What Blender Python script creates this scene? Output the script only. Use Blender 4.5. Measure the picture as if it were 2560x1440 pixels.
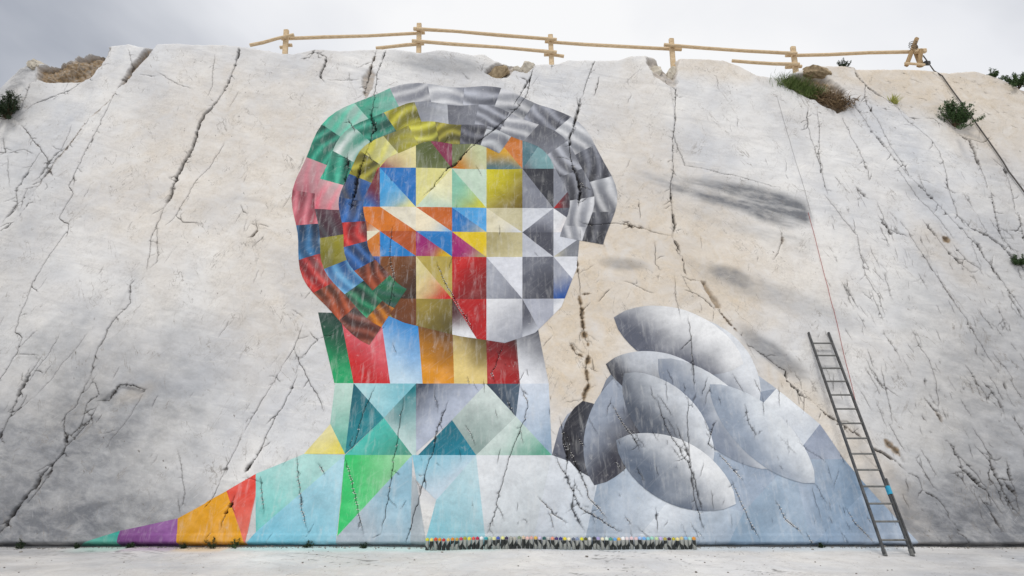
import bpy, bmesh, math, random
import numpy as np
from mathutils import Vector
random.seed(7)
rng = np.random.default_rng(7)
R = math.radians
scene = bpy.context.scene
for o in list(bpy.data.objects):
    bpy.data.objects.remove(o)

# ------------------------------------------------------------------ camera, sky, sun, exposure
F = 1422.0                      # focal length in pixels of a 2560 px wide frame
PITCH = R(15.67)
CAM = np.array([0.0, -11.03, 1.70])
LEAN = R(11.1)                  # the quarry wall leans back by this much
cam = bpy.data.cameras.new('camera'); cam_o = bpy.data.objects.new('camera', cam)
scene.collection.objects.link(cam_o)
cam.sensor_width = 36.0; cam.lens = F / 2560 * 36.0
cam.clip_start = 0.05; cam.clip_end = 3000
cam_o.location = CAM; cam_o.rotation_euler = (R(90) + PITCH, 0, 0)
scene.camera = cam_o

SUN_EL, SUN_AZ = R(56), R(-158)     # azimuth from +Y, clockwise: behind the camera, to the left
world = bpy.data.worlds.new('World'); scene.world = world; world.use_nodes = True
wn, wl = world.node_tree.nodes, world.node_tree.links
wn.clear()
w_out = wn.new('ShaderNodeOutputWorld')
sky = wn.new('ShaderNodeTexSky'); sky.sky_type = 'NISHITA'; sky.sun_disc = False
sky.sun_elevation = SUN_EL; sky.sun_rotation = SUN_AZ
bg_sky = wn.new('ShaderNodeBackground'); bg_sky.inputs['Strength'].default_value = 0.10
wl.new(sky.outputs[0], bg_sky.inputs['Color'])
tc = wn.new('ShaderNodeTexCoord')
mp = wn.new('ShaderNodeMapping'); mp.inputs['Scale'].default_value = (1.0, 1.0, 1.9)
mp.inputs['Location'].default_value = (9.0, 1.0, 6.0)
wl.new(tc.outputs['Generated'], mp.inputs[0])
cn = wn.new('ShaderNodeTexNoise'); cn.inputs['Scale'].default_value = 1.25
cn.inputs['Detail'].default_value = 6; cn.inputs['Roughness'].default_value = 0.46
cn.inputs['Distortion'].default_value = 0.35
wl.new(mp.outputs[0], cn.inputs['Vector'])
cr = wn.new('ShaderNodeValToRGB')
cr.color_ramp.elements[0].position = 0.30; cr.color_ramp.elements[0].color = (0.33, 0.355, 0.41, 1)
cr.color_ramp.elements[1].position = 0.62; cr.color_ramp.elements[1].color = (0.90, 0.90, 0.905, 1)
e = cr.color_ramp.elements.new(0.5); e.color = (0.78, 0.79, 0.82, 1)
wl.new(cn.outputs['Fac'], cr.inputs[0])
bg_cl = wn.new('ShaderNodeBackground'); bg_cl.inputs['Strength'].default_value = 1.0
wl.new(cr.outputs[0], bg_cl.inputs['Color'])
mx = wn.new('ShaderNodeMixShader'); mx.inputs[0].default_value = 0.93
wl.new(bg_sky.outputs[0], mx.inputs[1]); wl.new(bg_cl.outputs[0], mx.inputs[2])
wl.new(mx.outputs[0], w_out.inputs[0])

sun = bpy.data.lights.new('sun', 'SUN'); sun.energy = 1.5; sun.angle = R(14); sun.color = (1.0, 0.96, 0.9)
sun_o = bpy.data.objects.new('sun', sun); scene.collection.objects.link(sun_o)
sd = Vector((math.sin(SUN_AZ) * math.cos(SUN_EL), math.cos(SUN_AZ) * math.cos(SUN_EL), math.sin(SUN_EL)))
sun_o.rotation_euler = (-sd).to_track_quat('-Z', 'Y').to_euler()
vs = scene.view_settings
vs.view_transform = 'Standard'; vs.look = 'None'; vs.gamma = 1.0; vs.use_curve_mapping = False
vs.exposure = 0.16

# ------------------------------------------------------------------ helpers
col = scene.collection
sL, cL = math.sin(LEAN), math.cos(LEAN)
WN = np.array([0.0, -cL, sL])            # wall normal, towards the camera side
cp, sp = math.cos(PITCH), math.sin(PITCH)

def ray(x, y):
    a = (x - 1280) / F; b = (720 - y) / F
    d = np.array([a, cp - b * sp, sp + b * cp])
    return d / np.linalg.norm(d)

def on_wall(x, y, off=0.0):
    """photo pixel -> (u, v) on the wall plane lifted by off"""
    d = ray(x, y)
    t = (off - np.dot(CAM, WN)) / np.dot(d, WN)
    p = CAM + t * d - off * WN
    return p[0], p[1] * sL + p[2] * cL

def on_plane_y(x, y, Y):
    d = ray(x, y); t = (Y - CAM[1]) / d[1]
    return CAM + t * d

def on_floor(x, y, z=0.0):
    d = ray(x, y); t = (z - CAM[2]) / d[2]
    return CAM + t * d

def wall_pt(u, v, n=0.0):
    return np.array([u, v * sL - n * cL, v * cL + n * sL])

def to_px(u, v, n=0.0):
    """(u, v) arrays on the wall -> photo pixels"""
    X = u - CAM[0]; Y = v * sL - n * cL - CAM[1]; Z = v * cL + n * sL - CAM[2]
    dep = Y * cp + Z * sp; up = -Y * sp + Z * cp
    return 1280 + F * X / dep, 720 - F * up / dep

def lin(h):
    h = h.lstrip('#')
    c = [int(h[i:i + 2], 16) / 255 for i in (0, 2, 4)]
    return tuple(x / 12.92 if x <= .04045 else ((x + .055) / 1.055) ** 2.4 for x in c)

def vnoise(x, y, seed):
    r = np.random.default_rng(seed); T = r.random((256, 256))
    xi = np.floor(x).astype(int); yi = np.floor(y).astype(int)
    fx = x - xi; fy = y - yi
    fx = fx * fx * (3 - 2 * fx); fy = fy * fy * (3 - 2 * fy)
    a = T[yi & 255, xi & 255]; b = T[yi & 255, (xi + 1) & 255]
    c = T[(yi + 1) & 255, xi & 255]; d = T[(yi + 1) & 255, (xi + 1) & 255]
    return (a * (1 - fx) + b * fx) * (1 - fy) + (c * (1 - fx) + d * fx) * fy

def fbm(x, y, seed, oct=4, g=.5):
    s = 0; a = 1; t = 0
    for k in range(oct):
        s = s + a * (vnoise(x * 2 ** k + 17 * k, y * 2 ** k + 31 * k, seed + k) - .5); t += a; a *= g
    return s / t * 2          # about -1..1

def sstep(a, b, x):
    t = np.clip((x - a) / (b - a), 0, 1); return t * t * (3 - 2 * t)

def tag(o, label=None, cat=None, group=None, kind=None):
    if label: o['label'] = label
    if cat: o['category'] = cat
    if group: o['group'] = group
    if kind: o['kind'] = kind
    return o

def empty(name, loc):
    o = bpy.data.objects.new(name, None); o.location = Vector([float(c) for c in loc]); o.empty_display_size = .2
    col.objects.link(o); return o

def mesh_obj(name, verts, faces, mat, parent=None, smooth=False, world=True):
    me = bpy.data.meshes.new(name); me.from_pydata([tuple(map(float, v)) for v in verts], [], faces); me.update()
    if smooth: me.polygons.foreach_set('use_smooth', [True] * len(me.polygons))
    me.materials.append(mat)
    o = bpy.data.objects.new(name, me); col.objects.link(o)
    if parent is not None:
        o.parent = parent
        if world: o.location = -parent.location
    return o

def np_mesh(name, verts, tris, mat, attrs, smooth=True):
    """big triangle / quad mesh straight from numpy; attrs: {name: (n,4)}"""
    me = bpy.data.meshes.new(name)
    k = tris.shape[1]
    me.vertices.add(len(verts)); me.vertices.foreach_set('co', verts.astype(np.float32).ravel())
    me.loops.add(tris.size); me.loops.foreach_set('vertex_index', tris.astype(np.int32).ravel())
    me.polygons.add(len(tris)); me.polygons.foreach_set('loop_start', (np.arange(len(tris)) * k).astype(np.int32))
    me.update(calc_edges=True)
    me.polygons.foreach_set('use_smooth', np.full(len(tris), smooth))
    for an, av in attrs.items():
        at = me.attributes.new(an, 'FLOAT_COLOR', 'POINT'); at.data.foreach_set('color', av.astype(np.float32).ravel())
    me.materials.append(mat); me.validate()
    o = bpy.data.objects.new(name, me); col.objects.link(o); return o

def tube_geo(pts, rads, n=8, V=None, Fc=None, cap=True):
    V = [] if V is None else V; Fc = [] if Fc is None else Fc
    base = len(V); pts = [Vector(list(map(float, p))) for p in pts]
    for i, p in enumerate(pts):
        d = (pts[min(i + 1, len(pts) - 1)] - pts[max(i - 1, 0)]).normalized()
        a = d.cross(Vector((0, 0, 1)))
        if a.length < .05: a = d.cross(Vector((0, 1, 0)))
        a.normalize(); b = d.cross(a).normalized()
        for k in range(n):
            t = 2 * math.pi * (k + .5) / n
            V.append(p + (a * math.cos(t) + b * math.sin(t)) * rads[i])
    for i in range(len(pts) - 1):
        for k in range(n):
            q = (k + 1) % n
            Fc.append((base + i * n + k, base + i * n + q, base + (i + 1) * n + q, base + (i + 1) * n + k))
    if cap:
        Fc.append(tuple(base + k for k in reversed(range(n))))
        Fc.append(tuple(base + (len(pts) - 1) * n + k for k in range(n)))
    return V, Fc

def hexa(p0, p1, w, h, up, V=None, Fc=None, bev=.12):
    """bevelled bar from p0 to p1 with an octagonal w x h section"""
    V = [] if V is None else V; Fc = [] if Fc is None else Fc
    p0 = Vector(list(map(float, p0))); p1 = Vector(list(map(float, p1)))
    d = (p1 - p0).normalized(); a = d.cross(Vector(up)).normalized(); b = a.cross(d).normalized()
    sec = [(-.5 + bev, -.5), (.5 - bev, -.5), (.5, -.5 + bev), (.5, .5 - bev), (.5 - bev, .5), (-.5 + bev, .5), (-.5, .5 - bev), (-.5, -.5 + bev)]
    base = len(V)
    for p in (p0, p1):
        for x, y in sec: V.append(p + a * x * w + b * y * h)
    for k in range(8):
        q = (k + 1) % 8; Fc.append((base + k, base + q, base + 8 + q, base + 8 + k))
    Fc.append(tuple(base + k for k in reversed(range(8)))); Fc.append(tuple(base + 8 + k for k in range(8)))
    return V, Fc

# ------------------------------------------------------------------ materials
def new_mat(name):
    m = bpy.data.materials.new(name); m.use_nodes = True
    nt = m.node_tree; b = nt.nodes['Principled BSDF']
    return m, nt.nodes, nt.links, b

def noise(N, L, vec, scale, detail=4, rough=.55, dist=0.0):
    n = N.new('ShaderNodeTexNoise'); n.inputs['Scale'].default_value = scale; n.inputs['Detail'].default_value = detail
    n.inputs['Roughness'].default_value = rough; n.inputs['Distortion'].default_value = dist
    if vec is not None: L.new(vec, n.inputs['Vector'])
    return n.outputs['Fac']

def maprange(N, L, val, a, b, c=0.0, d=1.0):
    n = N.new('ShaderNodeMapRange'); n.inputs[1].default_value = a; n.inputs[2].default_value = b
    n.inputs[3].default_value = c; n.inputs[4].default_value = d; L.new(val, n.inputs[0]); return n.outputs[0]

def mixc(N, L, fac, a, b, mode='MIX'):
    n = N.new('ShaderNodeMix'); n.data_type = 'RGBA'; n.blend_type = mode
    for s, v in ((n.inputs[0], fac), (n.inputs[6], a), (n.inputs[7], b)):
        if isinstance(v, (int, float)): s.default_value = v
        elif isinstance(v, tuple): s.default_value = (*v, 1) if len(v) == 3 else v
        else: L.new(v, s)
    return n.outputs[2]

def math_n(N, L, op, a, b=None):
    n = N.new('ShaderNodeMath'); n.operation = op
    for i, v in enumerate((a, b)):
        if v is None: continue
        if isinstance(v, (int, float)): n.inputs[i].default_value = v
        else: L.new(v, n.inputs[i])
    return n.outputs[0]

def stretched(N, L, vec, rot, scale, loc=(0, 0, 0)):
    r = N.new('ShaderNodeMapping'); r.inputs['Rotation'].default_value = rot; L.new(vec, r.inputs[0])
    s = N.new('ShaderNodeMapping'); s.inputs['Scale'].default_value = scale; s.inputs['Location'].default_value = loc
    L.new(r.outputs[0], s.inputs[0]); return s.outputs[0]

DIRT_SHADE = (0.030, 0.024, 0.019)  # crack soil, dark enough to stand for groove shade as well
def marble_material(name, floor=False):
    m, N, L, b = new_mat(name)
    t = N.new('ShaderNodeTexCoord').outputs['Object']
    z = N.new('ShaderNodeAttribute'); z.attribute_name = 'zones'
    sep = N.new('ShaderNodeSeparateColor'); L.new(z.outputs['Color'], sep.inputs[0])
    warm, grey, dirt_shade, rust = sep.outputs[0], sep.outputs[1], sep.outputs[2], z.outputs['Alpha']
    cloud = noise(N, L, t, .55, 3, .6, .6)
    c = mixc(N, L, maprange(N, L, cloud, .34, .66), (0.565, 0.58, 0.61), (0.765, 0.76, 0.75))
    # bedding veils: long soft veins crossing the face
    ve = stretched(N, L, t, (0, R(-14), 0), (.35, 1, 2.6))
    vein = noise(N, L, ve, 1.6, 5, .62, 1.2)
    c = mixc(N, L, maprange(N, L, vein, .50, .70, 0, .34), c, (0.41, 0.42, 0.445))
    vein2 = noise(N, L, stretched(N, L, t, (0, R(-9), 0), (.5, 1, 4), (5, 2, 1)), 2.3, 5, .66, 1.6)
    c = mixc(N, L, maprange(N, L, vein2, .57, .66, 0, .42), c, (0.80, 0.795, 0.78))
    # warm (iron) staining with a broken edge
    wb = noise(N, L, t, 2.2, 4, .65, .8)
    wf = math_n(N, L, 'MULTIPLY', warm, maprange(N, L, wb, .25, .7, .45, 1.15))
    c = mixc(N, L, wf, c, (0.63, 0.535, 0.415))
    # grey marble bodies, with edge vignetting painted into the corner ones
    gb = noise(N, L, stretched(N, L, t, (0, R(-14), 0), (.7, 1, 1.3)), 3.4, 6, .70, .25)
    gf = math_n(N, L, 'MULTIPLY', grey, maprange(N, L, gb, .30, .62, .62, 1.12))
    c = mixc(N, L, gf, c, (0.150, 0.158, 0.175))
    # saw / scraping scratches, pale and thin
    for rot, sc, lo, hi, am, seed in ((R(38), (1.2, 1, 30), .66, .76, .32, 1), (R(-66), (1.0, 1, 34), .66, .76, .34, 7)):
        s = noise(N, L, stretched(N, L, t, (0, rot, 0), sc, (seed, seed * 2, seed * 3)), 1.6, 4, .6, .25)
        k = noise(N, L, t, .9 + seed * .02, 3, .6)
        f = math_n(N, L, 'MULTIPLY', maprange(N, L, s, lo, hi, 0, am), maprange(N, L, k, .40, .58))
        c = mixc(N, L, f, c, (0.88, 0.88, 0.87))
    # thin dark veins, mostly steep
    for rot, seed, am in ((R(28), 3, .55), (R(-30), 9, .45)):
        vv = noise(N, L, stretched(N, L, t, (0, rot, 0), (1.6, 1, .42), (seed, 0, seed * 1.7)), 1.35, 5, .55, .5)
        line = maprange(N, L, math_n(N, L, 'ABSOLUTE', math_n(N, L, 'SUBTRACT', vv, .5)), 0.0, .006, am * 1.3, 0)
        pres = noise(N, L, t, 1.3 + .1 * seed, 3, .6)
        c = mixc(N, L, math_n(N, L, 'MULTIPLY', line, maprange(N, L, pres, .46, .62)), c, (0.20, 0.175, 0.15))
    # fine grain and dark specks
    gr = noise(N, L, t, 21, 4, .75)
    c = mixc(N, L, math_n(N, L, 'MULTIPLY', maprange(N, L, gr, .30, .58, .34, 0), maprange(N, L, wb, .40, .62, .15, 1)), c, (0.30, 0.285, 0.26))
    spk = noise(N, L, stretched(N, L, t, (0, R(25), 0), (1, 1, .35)), 17, 4, .6)
    spm = noise(N, L, t, 1.1, 3, .6)
    sf = math_n(N, L, 'MULTIPLY', maprange(N, L, spk, .67, .73), maprange(N, L, spm, .46, .62))
    c = mixc(N, L, sf, c, (0.11, 0.095, 0.08))
    # rust, then crack soil with recess shade coloured in
    rb = noise(N, L, t, 9, 6, .7)
    rf = math_n(N, L, 'MULTIPLY', rust, maprange(N, L, rb, .3, .62, .62, 1.1))
    c = mixc(N, L, rf, c, mixc(N, L, maprange(N, L, noise(N, L, t, 14, 5, .7), .35, .65), (0.33, 0.22, 0.115), (0.13, 0.095, 0.055)))
    c = mixc(N, L, dirt_shade, c, DIRT_SHADE)
    if floor:
        p = N.new('ShaderNodeAttribute'); p.attribute_name = 'spray'
        c = mixc(N, L, p.outputs['Alpha'], c, p.outputs['Color'])
    L.new(c, b.inputs['Base Color'])
    L.new(maprange(N, L, vein, .3, .7, .62, .85), b.inputs['Roughness'])
    b.inputs['Specular IOR Level'].default_value = .3
    bump = N.new('ShaderNodeBump'); bump.inputs['Strength'].default_value = .36; bump.inputs['Distance'].default_value = .03
    h = math_n(N, L, 'ADD', noise(N, L, t, 6, 5, .68, .3), math_n(N, L, 'MULTIPLY', gr, .45))
    L.new(h, bump.inputs['Height']); L.new(bump.outputs[0], b.inputs['Normal'])
    return m

M_marble = marble_material('marble')
M_floor = marble_material('marble_floor', True)

def paint_material():
    m, N, L, b = new_mat('mural_paint')
    t = N.new('ShaderNodeTexCoord').outputs['Object']
    p = N.new('ShaderNodeAttribute'); p.attribute_name = 'paint'
    z = N.new('ShaderNodeAttribute'); z.attribute_name = 'zones'
    sep = N.new('ShaderNodeSeparateColor'); L.new(z.outputs['Color'], sep.inputs[0])
    c = p.outputs['Color']
    # sprayed unevenness, brushed streaks, thin spots where the stone shows
    air = noise(N, L, t, 1.7, 5, .6, .7)
    c = mixc(N, L, maprange(N, L, air, .32, .70, .26, 0), c, (0.05, 0.05, 0.06))
    c = mixc(N, L, maprange(N, L, air, .50, .75, 0, .10), c, (0.75, 0.75, 0.74))
    st = noise(N, L, stretched(N, L, t, (0, R(40), 0), (1, 1, 14)), 1.8, 5, .6, .4)
    c = mixc(N, L, maprange(N, L, st, .58, .8, 0, .16), c, (0.74, 0.74, 0.73))
    mot = noise(N, L, t, 16, 4, .75)
    c = mixc(N, L, maprange(N, L, mot, .32, .58, .12, 0), c, (0.09, 0.09, 0.095))
    roll = noise(N, L, stretched(N, L, t, (0, 0, 0), (5, 1, .9)), 2.2, 4, .65, .2)
    c = mixc(N, L, maprange(N, L, roll, .52, .72, 0, .22), c, (0.72, 0.72, 0.71))
    th = noise(N, L, t, 7, 5, .75)
    c = mixc(N, L, maprange(N, L, th, .60, .72, 0, .30), c, (0.58, 0.575, 0.56))
    c = mixc(N, L, sep.outputs[2], c, (0.020, 0.019, 0.020))  # paint turns dark in the grooves: soil and shade put into the colour
    L.new(c, b.inputs['Base Color']); b.inputs['Roughness'].default_value = .72
    b.inputs['Specular IOR Level'].default_value = .25
    bump = N.new('ShaderNodeBump'); bump.inputs['Strength'].default_value = .4; bump.inputs['Distance'].default_value = .03
    L.new(noise(N, L, t, 6, 5, .68, .3), bump.inputs['Height']); L.new(bump.outputs[0], b.inputs['Normal'])
    return m
M_paint = paint_material()

def simple(name, a, bcol, scale=8, rough=.7, metal=0.0, spec=.3, stretch=(1, 1, 1), bumpd=0.0):
    m, N, L, b = new_mat(name)
    t = N.new('ShaderNodeTexCoord').outputs['Object']
    if stretch != (1, 1, 1): t = stretched(N, L, t, (0, 0, 0), stretch)
    n = noise(N, L, t, scale, 6, .65, .3)
    L.new(mixc(N, L, maprange(N, L, n, .3, .7), a, bcol), b.inputs['Base Color'])
    b.inputs['Roughness'].default_value = rough; b.inputs['Metallic'].default_value = metal
    b.inputs['Specular IOR Level'].default_value = spec
    if bumpd:
        bump = N.new('ShaderNodeBump'); bump.inputs['Distance'].default_value = bumpd; bump.inputs['Strength'].default_value = .7
        L.new(n, bump.inputs['Height']); L.new(bump.outputs[0], b.inputs['Normal'])
    return m
M_wood = simple('peeled_chestnut', (0.42, 0.29, 0.15), (0.78, 0.62, 0.42), 7, .75, stretch=(1.2, 6, 9), bumpd=.01)
M_wood_old = simple('weathered_wood', (0.24, 0.16, 0.08), (0.44, 0.30, 0.16), 7, .8, stretch=(4, 4, 1), bumpd=.01)
M_steel = simple('ladder_metal', (0.055, 0.058, 0.06), (0.15, 0.15, 0.15), 9, .5, .6, bumpd=.002)
M_rung = simple('rung_metal', (0.13, 0.13, 0.125), (0.25, 0.25, 0.24), 11, .5, .5)
M_tape = simple('blue_tape', (0.02, 0.24, 0.42), (0.05, 0.38, 0.55), 20, .5)
M_cable = simple('steel_cable', (0.05, 0.048, 0.045), (0.12, 0.11, 0.10), 30, .6, .3)
M_red = simple('red_string', (0.30, 0.05, 0.05), (0.42, 0.10, 0.09), 6, .8)
M_stone_b = simple('stained_stone', (0.16, 0.115, 0.065), (0.46, 0.36, 0.23), 5, .9, bumpd=.05)
M_stone_p = simple('pale_stone', (0.45, 0.40, 0.32), (0.62, 0.58, 0.50), 6, .9, bumpd=.04)
M_stem = simple('woody_stem', (0.06, 0.04, 0.025), (0.13, 0.09, 0.055), 20, .9)
M_dark_metal = simple('black_box', (0.03, 0.03, 0.03), (0.06, 0.06, 0.06), 9, .6)
def leaf_mat(name, a, bcol):
    m, N, L, b = new_mat(name)
    g = N.new('ShaderNodeNewGeometry')
    L.new(mixc(N, L, g.outputs['Random Per Island'], a, bcol), b.inputs['Base Color'])
    b.inputs['Roughness'].default_value = .65; b.inputs['Specular IOR Level'].default_value = .25
    b.inputs['Subsurface Weight'].default_value = 0.0
    return m
M_leaf = leaf_mat('juniper_leaf', (0.022, 0.050, 0.018), (0.075, 0.13, 0.045))
M_leaf_dark = leaf_mat('dark_leaf', (0.014, 0.026, 0.012), (0.04, 0.065, 0.028))
M_grass = leaf_mat('grass_blade', (0.06, 0.11, 0.025), (0.17, 0.22, 0.07))
M_straw = leaf_mat('dry_root', (0.10, 0.065, 0.035), (0.30, 0.21, 0.12))
M_yell = leaf_mat('yellow_leaf', (0.35, 0.36, 0.08), (0.55, 0.55, 0.20))

# ------------------------------------------------------------------ the quarry wall as a height field
RIM = [(-700, 520), (-400, 420), (-150, 320), (-40, 250), (0, 220), (30, 190), (60, 158), (75, 143), (86, 152), (112, 149), (160, 134), (215, 122), (265, 111), (300, 104), (322, 101), (345, 107),
       (375, 111), (400, 108), (450, 107), (515, 109), (560, 108), (620, 112), (660, 118), (700, 126), (735, 125), (790, 114), (850, 121), (930, 117), (990, 117), (1050, 124), (1110, 117), (1150, 121), (1185, 126),
       (1212, 124), (1236, 143), (1270, 150), (1330, 152), (1390, 150), (1420, 139), (1480, 141), (1550, 141), (1578, 131), (1612, 131), (1635, 136), (1655, 152), (1668, 160), (1690, 142), (1702, 133),
       (1760, 136), (1805, 139), (1845, 154), (1890, 178), (1925, 184), (1962, 184), (1990, 170), (2030, 153), (2100, 155), (2200, 159), (2300, 161), (2375, 168), (2440, 165), (2480, 175), (2520, 190), (2560, 207),
       (2700, 265), (2900, 360), (3300, 520)]
rim_uv = np.array([on_wall(*p) for p in RIM])
U0, U1, NU, NV = -16.5, 16.5, 1500, 600
us = np.linspace(U0, U1, NU)
vtop = np.interp(us, rim_uv[:, 0], rim_uv[:, 1])
vtop = vtop + .045 * fbm(us * 2.3, us * 0 + 3, 90, 5, .65)
vtop = np.clip(vtop, 6.0, None)
t_rows = np.linspace(0, 1, NV)
UU = np.tile(us, (NV, 1)).astype(float); VV = t_rows[:, None] * vtop[None, :]
du = us[1] - us[0]
H = .09 * fbm(UU * .22, VV * .22, 11, 3) + .020 * fbm(UU * .9 + VV * .3, VV * 1.3, 21, 4) + .010 * fbm(UU * 4, VV * 5, 31, 3, .6)
PX, PY = to_px(UU, VV)
nz1 = fbm(UU * .8, VV * .8, 41, 5, .6); nz2 = fbm(UU * 2.5, VV * 2.5, 51, 5, .6); nz3 = fbm(UU * 8, VV * 8, 61, 4, .65)

def blob(cx, cy, rx, ry, ang=0.0, soft=.5, wob=.35):
    a = R(ang); dx = PX - cx; dy = PY - cy
    x = dx * math.cos(a) + dy * math.sin(a); y = -dx * math.sin(a) + dy * math.cos(a)
    d = np.sqrt((x / rx) ** 2 + (y / ry) ** 2) + wob * nz1 + wob * .5 * nz2
    return 1 - sstep(1 - soft, 1 + soft, d)

def poly_mask(pts, soft=6.0):
    """soft mask of a photo polygon (winding test + edge distance)"""
    pts = np.array(pts, float); x0, y0 = pts.min(0) - 30; x1, y1 = pts.max(0) + 30
    out = np.zeros_like(PX); sel = (PX > x0) & (PX < x1) & (PY > y0) & (PY < y1)
    x = PX[sel] + nz3[sel] * 5; y = PY[sel] + nz2[sel] * 5
    ins = np.zeros(x.shape, bool); dist = np.full(x.shape, 1e9)
    for i in range(len(pts)):
        (xa, ya), (xb, yb) = pts[i], pts[(i + 1) % len(pts)]
        c = ((ya > y) != (yb > y)) & (x < (xb - xa) * (y - ya) / (yb - ya + 1e-9) + xa); ins ^= c
        tt = np.clip(((x - xa) * (xb - xa) + (y - ya) * (yb - ya)) / ((xb - xa) ** 2 + (yb - ya) ** 2), 0, 1)
        dist = np.minimum(dist, np.hypot(x - xa - tt * (xb - xa), y - ya - tt * (yb - ya)))
    out[sel] = sstep(-soft, soft, np.where(ins, dist, -dist)); return out

# colour bodies of the stone; corner greys also hold painted-in lens vignetting
warm = .08 + .20 * nz1
for a in ((520, 400, 330, 210, -30, .6, .3, .5), (1640, 640, 330, 210, 20, .6, .3, .85), (1440, 780, 150, 300, 0, .6, .3, .95), (1590, 560, 130, 330, 0, .7, .3, .6), (690, 480, 120, 300, 12, .7, .3, .55), (700, 620, 170, 300, 8, .6, .3, .45),
          (1780, 160, 150, 40, 8, .6, .3, .6), (2330, 205, 330, 75, 12, .5, .2, .85), (2510, 300, 170, 110, 25, .5, .2, .7), (1860, 640, 240, 110, 15, .6, .3, .45),
          (2000, 1010, 160, 60, 45, .6, .3, .65), (2180, 1190, 220, 60, 48, .6, .3, .55), (2370, 640, 140, 40, 45, .6, .4, .4), (420, 620, 60, 190, 12, .6, .3, .35), (330, 985, 60, 22, -20, .5, .3, .5)):
    warm = np.maximum(warm, a[7] * blob(*a[:7]))
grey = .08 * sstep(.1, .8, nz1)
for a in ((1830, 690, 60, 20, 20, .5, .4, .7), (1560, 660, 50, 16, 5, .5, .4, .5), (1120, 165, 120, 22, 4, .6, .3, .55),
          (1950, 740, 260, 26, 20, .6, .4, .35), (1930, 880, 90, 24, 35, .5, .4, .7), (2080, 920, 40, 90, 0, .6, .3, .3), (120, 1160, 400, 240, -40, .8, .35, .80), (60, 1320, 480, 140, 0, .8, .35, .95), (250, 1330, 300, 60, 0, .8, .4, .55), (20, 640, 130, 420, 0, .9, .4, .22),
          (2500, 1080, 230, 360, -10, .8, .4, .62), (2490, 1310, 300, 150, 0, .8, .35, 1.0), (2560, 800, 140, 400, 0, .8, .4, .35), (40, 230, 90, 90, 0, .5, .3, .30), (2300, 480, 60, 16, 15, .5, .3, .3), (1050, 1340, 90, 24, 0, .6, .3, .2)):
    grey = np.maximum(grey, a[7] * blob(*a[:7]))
sx_n = fbm((PX + 3.2 * PY) * .004, (PY - .30 * PX) * .05, 65, 5, .65)
vein_m = poly_mask([(1600, 428), (1700, 440), (1790, 448), (1880, 462), (1955, 480), (2005, 500), (2026, 530), (2024, 562), (1970, 570), (1900, 548), (1850, 522), (1780, 503), (1700, 480), (1640, 455)], 14)
grey = np.maximum(grey, vein_m * np.clip(.55 + .45 * sstep(1700, 1950, PX) + .9 * sx_n, 0, 1))
vein_b = poly_mask([(1700, 520), (1800, 520), (1900, 560), (2030, 600), (2030, 640), (1900, 600), (1800, 560)], 24)
grey = np.maximum(grey, .4 * vein_b * np.clip(.5 + 1.2 * sx_n, 0, 1))
dirt_shade = np.zeros_like(PX); rust = np.zeros_like(PX); depth = np.zeros_like(PX)

# broken hollows along the top, with raw stained rock inside
rough = .5 + .5 * fbm(UU * 1.6 + VV * 1.1, VV * .7, 71, 5, .7)
ridge = np.abs(fbm(UU * 1.4 + VV * 1.6, VV * 1.1 - UU * .4, 81, 4, .6))
def hollow(pts, dp, ru, soft=5, amp=.8):
    global depth, rust
    m = poly_mask(pts, soft)
    depth = np.maximum(depth, m * dp * (1 - amp * .5 + amp * (rough - .5) - .5 * amp * ridge * 1.5)); rust = np.maximum(rust, m * ru)
hollow([(88, 160), (150, 138), (262, 112), (272, 122), (255, 155), (235, 185), (205, 203), (150, 205), (118, 206), (92, 195)], .55, 1.0)
hollow([(384, 108), (372, 112), (350, 140), (330, 165), (312, 195), (296, 226), (318, 212), (345, 175), (368, 150), (392, 118)], .40, 1.0, 4)
hollow([(70, 150), (86, 158), (88, 200), (70, 205), (40, 240), (20, 230)], .18, 0.0, 8, .3)
hollow([(1215, 180), (1250, 152), (1310, 150), (1335, 160), (1318, 178), (1285, 172), (1268, 190), (1240, 190)], .30, .55)
hollow([(1618, 140), (1660, 148), (1700, 140), (1690, 175), (1692, 210), (1672, 212), (1640, 190), (1622, 165)], .38, .42)
hollow([(1955, 195), (1990, 182), (2060, 188), (2112, 228), (2114, 272), (2095, 280), (2060, 258), (2015, 235), (1975, 215)], .40, .9)
hollow([(1752, 700), (1762, 702), (1805, 768), (1790, 772)], .14, .7, 3)
hollow([(255, 1003), (300, 966), (362, 975), (340, 990), (300, 1005), (268, 1016)], .07, 0.0, 4, .2)
hollow([(2500, 170), (2560, 200), (2600, 230), (2600, 245), (2550, 220), (2505, 186)], .2, .3)
hollow([(905, 205), (925, 175), (938, 190), (930, 225), (915, 250)], .12, .6, 4)
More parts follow.
